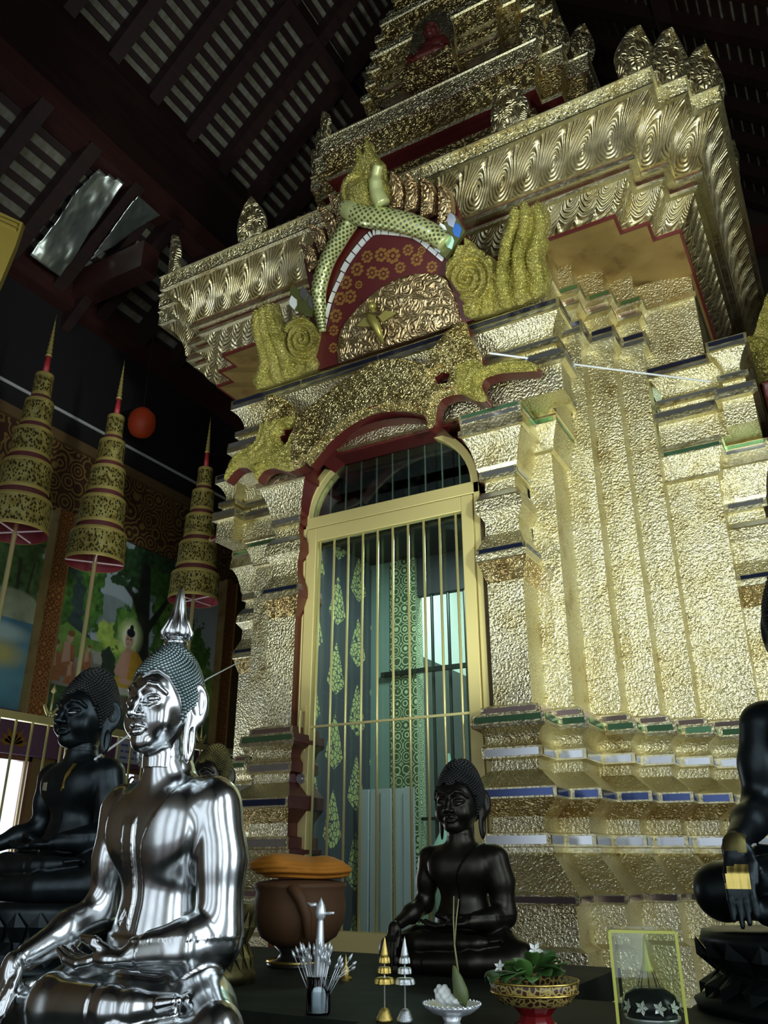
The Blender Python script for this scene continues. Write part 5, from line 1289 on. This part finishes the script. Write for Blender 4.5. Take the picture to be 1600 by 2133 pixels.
m=MB(); m.lathe([(.011,.015),(.0095,.06),(.0065,.11),(.005,.138),(.0035,.142)],n=20,wob=lambda a:.12*abs(math.cos(5*a))); m.build('stalk',[M['silver_dull']],t,smooth=True)
m=MB(); m.lathe([(.003,.138),(.0088,.145),(.0098,.152),(.007,.163),(.002,.172),(0,.176)],n=16)
m.tube([(-.008,-.002,.164),(-.018,-.004,.163),(-.026,-.006,.167)],[.003,.0035,.001],8); m.tube([(.006,0,.150),(.018,.002,.151),(.026,.003,.1515)],[.002,.0026,.002],8)
m.build('tall_bud',[M['silver_dull']],t,smooth=True)
# pair of miniature tiered parasols
def mini(nm,mat,loc,label):
    t=thing('miniature_parasol',label,'ornament',loc,0,None); t.scale=(.95,.95,.83)
    m=MB(); m.lathe([(.0115,0),(.0125,.003),(.0115,.006),(.0085,.012),(.007,.016),(.0045,.019),(.002,.020)],n=20); m.build('foot',[mat],t,smooth=True)
    MB().tube([(0,0,.018),(0,0,.092)],.0012,8).build('stem',[M['silver_dull']],t,smooth=True)
    for r,z,h in ((.0145,.054,.0095),(.0100,.0695,.0095),(.0082,.0845,.0095)):
        m=MB(); m.lathe([(r*.93,z),(r,z+.001),(r*.97,z+h*.5),(r*.90,z+h*.85),(r*.80,z+h),(.001,z+h+.0002)],n=24,wob=lambda a:.05*math.cos(12*a)); m.lathe([(r*.9,z),(.001,z+.002)],n=24,cap=False); c=m.build('tier',[mat],t)
    m=MB(); m.lathe([(.0066,.0938),(.0054,.099),(.004,.107),(.0016,.119),(0,.126)],n=18); m.build('cone_finial',[mat],t,smooth=True)
M['mini_gold']=gold('gold_glitter',cols=((.5,.33,.08),(.85,.62,.16),(.9,.7,.25)),fine=900,fstr=.6,fdist=.001,rough=.3)
M['mini_silver']=gold('silver_glitter',cols=((.5,.54,.56),(.75,.8,.82),(.85,.9,.92)),fine=900,fstr=.6,fdist=.001,rough=.3)
mini('g',M['mini_gold'],(-.632,1.128,TZ),'tiny gold three tiered parasol ornament on the altar')
mini('s',M['mini_silver'],(-.605,1.137,TZ),'tiny silver three tiered parasol ornament on the altar')
# silver pedestal dish
DX,DY=-.475,1.01
t=thing('pedestal_dish','silver scalloped pedestal dish holding a white lump and a green bud','dish',(DX,DY,TZ))
m=MB(); m.lathe([(.019,0),(.020,.003),(.013,.008),(.009,.016),(.011,.022),(.009,.028),(.012,.034)],n=28,wob=lambda a:.04*math.cos(10*a)); m.build('stem',[M['silver_dull']],t,smooth=True)
m=MB(); m.lathe([(.010,.033),(.022,.037),(.031,.043),(.0325,.0465),(.031,.046),(.021,.0405),(.001,.037)],n=64,wob=lambda a:.045*abs(math.cos(9*a)),cap=False); m.build('scalloped_bowl',[M['silver_dull']],t,smooth=True)
m=MB()
for k in range(34): a=2*math.pi*k/34; m.sphere((.0335*math.cos(a),.0335*math.sin(a),.0465),.0016,6,4)
m.build('bead_rim',[M['silver_dull']],t,smooth=True)
f=lambda x,y,z: smin(ell(x,y,z,(-.006,0,.012),(.010,.008,.010)),ell(x,y,z,(.006,.002,.006),(.014,.009,.005)),.006)+.0012*np.sin(x*700)*np.cos(z*600)
o=sdf_obj('white_lump',f,(-.03,-.02,-.005),(.03,.02,.03),.0012,plain('white_salt',(.75,.78,.74),.6)); o.location=(DX-.006,DY,TZ+.0435); tag(o,'white crumpled lump lying in the silver pedestal dish','offering')
t=thing('lotus_bud','green lotus bud with a long dry stem leaning up from the dish','flower',(DX+.014,DY+.004,TZ+.046))
m=MB(); m.lathe([(.001,-.004),(.0075,.006),(.0085,.014),(.006,.028),(.002,.040),(0,.042)],n=14,wob=lambda a:.10*abs(math.cos(3*a))); o=m.build('bud',[plain('dull_green_bud',(.10,.13,.04),.5)],t,smooth=True); o.rotation_euler=(.1,-.25,0)
m=MB(); m.tube([(-.006,0,.03),(-.010,0,.06),(-.011,.001,.09),(-.010,.002,.115)],[.0012,.001,.0009,.0006],6); m.tube([(-.010,0,.06),(-.007,.001,.09),(-.0035,.002,.112)],[.0008,.0008,.0005],6); m.build('stem',[plain('dry_stem',(.30,.28,.12),.6)],t,smooth=True)
# basket of leaves and flowers
BX,BY=-.425,1.155
t=thing('offering_basket','gold patterned basket bowl heaped with green leaves on a red foot','basket',(BX,BY,TZ))
def basket_mat():
    m,nt,b=new_mat('gold_lattice_on_dark_wood'); L=nt.links.new; tc=N(nt,'ShaderNodeTexCoord').outputs['Object']
    v=N(nt,'ShaderNodeTexVoronoi'); v.inputs['Scale'].default_value=150; v.feature='DISTANCE_TO_EDGE'; L(tc,v.inputs['Vector'])
    L(ramp(nt,v.outputs['Distance'],[(.08,(.45,.34,.10)),(.16,(.05,.02,.012))]),b.inputs['Base Color']); b.inputs['Roughness'].default_value=.4; return m
m=MB(); m.lathe([(.030,.030),(.046,.034),(.055,.046),(.058,.058),(.056,.059),(.050,.046),(.02,.038)],n=40,cap=False); m.build('bowl',[basket_mat()],t,smooth=True)
m=MB()
for z,r in ((.0585,.0575),(.046,.0555)): m.tube([(r*math.cos(a),r*math.sin(a),z) for a in np.linspace(0,2*math.pi,40)],.0015,6)
m.build('rim_wire',[M['offer_gold']],t,smooth=True)
m=MB(); m.lathe([(.034,0),(.036,.004),(.024,.012),(.020,.020),(.030,.031)],n=10); m.build('red_foot',[plain('red_glass_foot',(.20,.01,.012),.12)],t)
lm=[plain('leaf_green_a',(.035,.10,.02),.35),plain('leaf_green_b',(.06,.15,.03),.35)]
def leaf_mesh(L,w,bend,mat,nm='leaf',fold=.2):
    m=MB(); n=8; vs=[];fs=[]
    for i in range(n+1):
        q=i/n; ww=w*math.sin(math.pi*min(1,q*.97+.03))**.8; x=L*q*math.cos(bend*q); z=L*q*math.sin(bend*q*.7)-bend*L*q*q*.8
        for j,s in enumerate((-1,0,1)): vs.append((x,s*ww,z+abs(s)*ww*fold))
    for i in range(n):
        for j in range(2): a=i*3+j; fs.append((a,a+3,a+4,a+1))
    m.add(vs,fs,0); o=m.build(nm,[mat],None,smooth=True); md=o.modifiers.new('thickness','SOLIDIFY'); md.thickness=.0006; return o
rr=random.Random(21)
for i in range(20):
    a=rr.uniform(0,6.28); o=leaf_mesh(rr.uniform(.040,.062),rr.uniform(.008,.012),rr.uniform(.3,1.1),lm[i%2]); o.parent=t
    o.location=(.022*math.cos(a)*rr.random(),.022*math.sin(a)*rr.random(),.058+rr.uniform(0,.018)); o.rotation_euler=(rr.uniform(-.4,.4),-rr.uniform(.0,.7),a)
for (a,L,wd) in ((3.6,.085,.013),(4.2,.09,.014),(4.5,.07,.012)):
    o=leaf_mesh(L,wd,1.0,lm[0]); o.parent=t; o.location=(-.01,-.015,.066); o.rotation_euler=(0,-.1,a)
M['petal']=plain('white_petal',(.80,.84,.78),.45)
def flower(loc,s,rot,label,up):
    t2=MB()
    for k in range(5):
        a=2*math.pi*k/5; c=(math.cos(a),math.sin(a)); p=(-math.sin(a),math.cos(a))
        t2.add([(0,0,0),(c[0]*.5+p[0]*.28,c[1]*.5+p[1]*.28,.12),(c[0]*1.0,c[1]*1.0,.30),(c[0]*.5-p[0]*.28,c[1]*.5-p[1]*.28,.12),(c[0]*.5,c[1]*.5,.04)],[(0,4,1),(1,4,2),(2,4,3),(3,4,0)],0)
    t2.sphere((0,0,.05),.14,6,4)
    o=t2.build('white_flower',[M['petal']],None); md=o.modifiers.new('thickness','SOLIDIFY'); md.thickness=.04
    o.scale=(s,s,s); o.location=loc; o.rotation_euler=rot; return o
o=flower((BX+.012,BY-.02,TZ+.095),.0105,(1.1,.2,.3),'',0); tag(o,'white jasmine like flower standing up on top of the basket leaves','flower')
o=flower((BX-.030,BY-.040,TZ+.076),.008,(1.0,-.3,0),'',0); tag(o,'smaller white flower half hidden low at the left of the basket','flower')
# acrylic box with a dark jar inside
QX,QY=-.287,1.195; ang=math.radians(12)
t=thing('acrylic_display_box','clear acrylic display box with glowing yellow green edges','display box',(QX,QY,TZ),ang)
W_,D_,H_=.080,.066,.119
m=MB()
m.box(-W_/2,W_/2,-D_/2-.0015,-D_/2+.0015,0,H_); m.box(-W_/2,W_/2,D_/2-.0015,D_/2+.0015,0,H_); m.box(-W_/2-.0015,-W_/2+.0015,-D_/2,D_/2,0,H_); m.box(W_/2-.0015,W_/2+.0015,-D_/2,D_/2,0,H_); m.box(-W_/2,W_/2,-D_/2,D_/2,H_-.0015,H_+.0015)
m.build('panes',[M['acrylic']],t)
ed=plain('yellow_green_acrylic_edge',(.62,.64,.12),.25)
for sx in (-1,1):
    for sy,w_ in ((-1,.0036),(1,.002)): MB().bar((sx*W_/2,sy*D_/2,.004),(sx*W_/2,sy*D_/2,H_),w_,w_).build('edge',[ed],t)
MB().bar((-W_/2,-D_/2,H_),(W_/2,-D_/2,H_),.0032,.0032).build('edge',[ed],t)
MB().box(-W_/2-.004,W_/2+.004,-D_/2-.004,D_/2+.004,-.0,.004).build('base_board',[M['altar']],t)
t=thing('flowered_jar','dark jar with white star flowers and a yellow spire, inside the acrylic box','jar',(QX,QY,TZ+.0045),ang)
m=MB(); m.lathe([(.016,.0),(.022,.004),(.018,.010),(.030,.018),(.034,.030),(.030,.042),(.020,.048),(.018,.050)],n=28); m.build('jar_body',[plain('deep_green_black_glaze',(.008,.014,.014),.25)],t,smooth=True)
m=MB(); m.lathe([(.023,.008),(.034,.0165),(.0345,.019),(.03,.018)],n=28,cap=False); m.build('silver_saucer',[M['silver_dull']],t,smooth=True)
m=MB()
for k in range(8): a=2*math.pi*k/8; m.tube([(.014*math.cos(a),.014*math.sin(a),.048),(.008*math.cos(a),.008*math.sin(a),.068)],.0005,5)
m.build('stays',[M['wood']],t)
m=MB(); m.lathe([(.0075,.066),(.0078,.071),(.0055,.075),(.0042,.080),(.0028,.092),(.0008,.106),(0,.109)],n=16); m.build('yellow_spire',[plain('yellow_green_spire',(.60,.62,.10),.35)],t,smooth=True)
for k in range(6):
    a=-math.pi/2+(k-2.5)*.62; o=flower((.0335*math.cos(a),.0335*math.sin(a),.031),.0085,(1.35,0,a+math.pi/2),'',0); o.name='star_flower'; o.parent=t
# alms bowl with folded robe
AX,AY=-1.105,1.60
t=thing('alms_bowl','brown covered alms bowl on a dark stand left of the barred door','bowl',(AX,AY,TZ))
m=MB(); m.lathe([(.055,.040),(.080,.055),(.096,.085),(.099,.115),(.094,.140),(.099,.150),(.101,.156),(.092,.160),(.06,.165)],n=48,wob=lambda a:.008*math.cos(9*a)); m.build('bowl_cover',[plain('brown_cloth_cover',(.11,.05,.018),.7)],t,smooth=True)
m=MB(); m.lathe([(.062,0),(.064,.006),(.045,.012),(.036,.025),(.052,.040)],n=32); m.build('stand',[plain('black_lacquer_stand',(.015,.013,.012),.3)],t,smooth=True)
m=MB(); m.lathe([(.060,.006),(.066,.009),(.063,.013)],n=32,cap=False); m.build('gold_ring',[M['offer_gold']],t,smooth=True)
m=MB(); m.tube([(.04,-.09,.155),(.062,-.085,.13),(.07,-.075,.10),(.072,-.072,.06)],[.012,.013,.012,.008],8); m.build('carry_strap',[bpy.data.materials['brown_cloth_cover']],t,smooth=True)
def robe(x,y,z):
    d=ell(x,y,z,(0,0,.020),(.112,.085,.026)); d=np.maximum(d,-z+.0)
    ly=np.sin((z-.10*x)*620+3*np.sin(x*22))*.0022*np.clip(1-z/.05,0,1)
    bump=.010*np.exp(-((x+.05)/.035)**2)+.005*np.sin(x*34+y*20)-.005*np.exp(-((x-.02)/.02)**2)
    return d-ly-bump*np.clip(z/.04,0,1)
o=sdf_obj('folded_robe',robe,(-.14,-.11,-.01),(.14,.11,.08),.0035,plain('saffron_cloth',(.52,.19,.012),.8)); o.location=(AX,AY,TZ+.167); o.rotation_euler=(0,.04,.6)
tag(o,'folded saffron orange robe lying on top of the brown alms bowl','robe')
# small gilded stupa ornament beside the bowl
m=MB(); m.lathe([(.011,0),(.012,.004),(.008,.008),(.009,.014),(.007,.020),(.003,.026),(.002,.034),(0,.044)],n=16); o=m.build('miniature_stupa',[M['mini_gold']],None,autos=40); o.location=(-.90,1.46,TZ); tag(o,'tiny gilded stupa ornament standing right of the alms bowl','ornament')
# cords
tag(MB().tube([tuple(map(float,v)) for v in spline([(-1.262,3.36,2.412+ZS),(-.79,3.835,2.44+ZS),(-.321,4.31,2.473+ZS)],6)],.0055,6).build('white_string',[plain('white_cord',(.72,.74,.78),.6)]),'long white string hung from the monster arch to the side porch','cord')
tag(MB().tube([(-2.874,3.50,1.014+ZS),(-2.3,2.6,.70+ZS),(-1.45,1.30,.205+ZS)],.003,6).build('sacred_thread',[bpy.data.materials['white_cord']]),'thin white thread stretched from the shrine pilaster towards the statues','thread')
# ------------------------------------------------------------------ camera and light
cam=bpy.data.cameras.new('camera'); co=bpy.data.objects.new('camera',cam); COL.objects.link(co)
co.location=(0,0,EYE); cam.sensor_fit='AUTO'; cam.sensor_width=36; cam.lens=1700/2133*36; cam.clip_start=.02
co.rotation_euler=(math.radians(90+23.2),0,math.radians(29.3)); scene.camera=co
def area(name,loc,target,size,power,col=(1,1,1),sy=None):
    l=bpy.data.lights.new(name,'AREA'); l.energy=power; l.color=col; l.size=size
    if sy: l.shape='RECTANGLE'; l.size_y=sy
    o=bpy.data.objects.new(name,l); COL.objects.link(o); o.location=loc
    o.rotation_euler=(Vector(target)-Vector(loc)).to_track_quat('-Z','Y').to_euler(); return o
def spot(name,loc,target,power,ang,blend,rad,col):
    l=bpy.data.lights.new(name,'SPOT'); l.energy=power; l.color=col; l.spot_size=math.radians(ang); l.spot_blend=blend; l.shadow_soft_size=rad
    o=bpy.data.objects.new(name,l); COL.objects.link(o); o.location=loc
    o.rotation_euler=(Vector(target)-Vector(loc)).to_track_quat('-Z','Y').to_euler(); return o
LC=(.91,1,.87)
spot('flood_lamp',(0.9,1.2,2.35),(-1.0,4.1,4.35),340,73,.32,.14,LC)
spot('flood_lamp',(-2.5,.2,2.4),(-2.0,4.0,4.65),215,70,.4,.14,LC)
area('inner_light',(XC-.2,y1+YC+.3,2.66+ZS),(XC-.2,y1+YC+.3,0),.5,70,(.75,1,.95),.3)
for yy in (-3.0,-.9,1.2): area('window_daylight',(XR+.05,yy,2.4),(XR-3,yy,2.2),1.05,30,(.80,.92,1),3.6)
for xx in (-3.6,-1.7,.2): area('doorway_daylight',(xx,YB-.02,2.2),(xx,YB+3,2.2),1.2,5,(.82,.93,1),4.2)
area('window_daylight',(XL-.05,3.9,1.6),(XL+3,3.9,1.8),1.5,30,(.85,.94,1),1.5)
area('inner_light',(XC+.1,YDf+YC+.55,1.93+ZS),(XC-.3,YDf+YC+.7,0),.4,20,(.75,1,.95),.25)  # added fill light, brightens the motif wall just inside the door
w=bpy.data.worlds.new('world'); scene.world=w; w.use_nodes=True
w.node_tree.nodes['Background'].inputs[0].default_value=(.80,.90,1,1); w.node_tree.nodes['Background'].inputs[1].default_value=1.25
vs=scene.view_settings; vs.view_transform='Standard'; vs.look='None'; vs.gamma=1; vs.exposure=.18; vs.use_curve_mapping=False

cy=scene.cycles
cy.max_bounces=6; cy.diffuse_bounces=3; cy.glossy_bounces=4; cy.transmission_bounces=4; cy.transparent_max_bounces=12; cy.sample_clamp_indirect=6
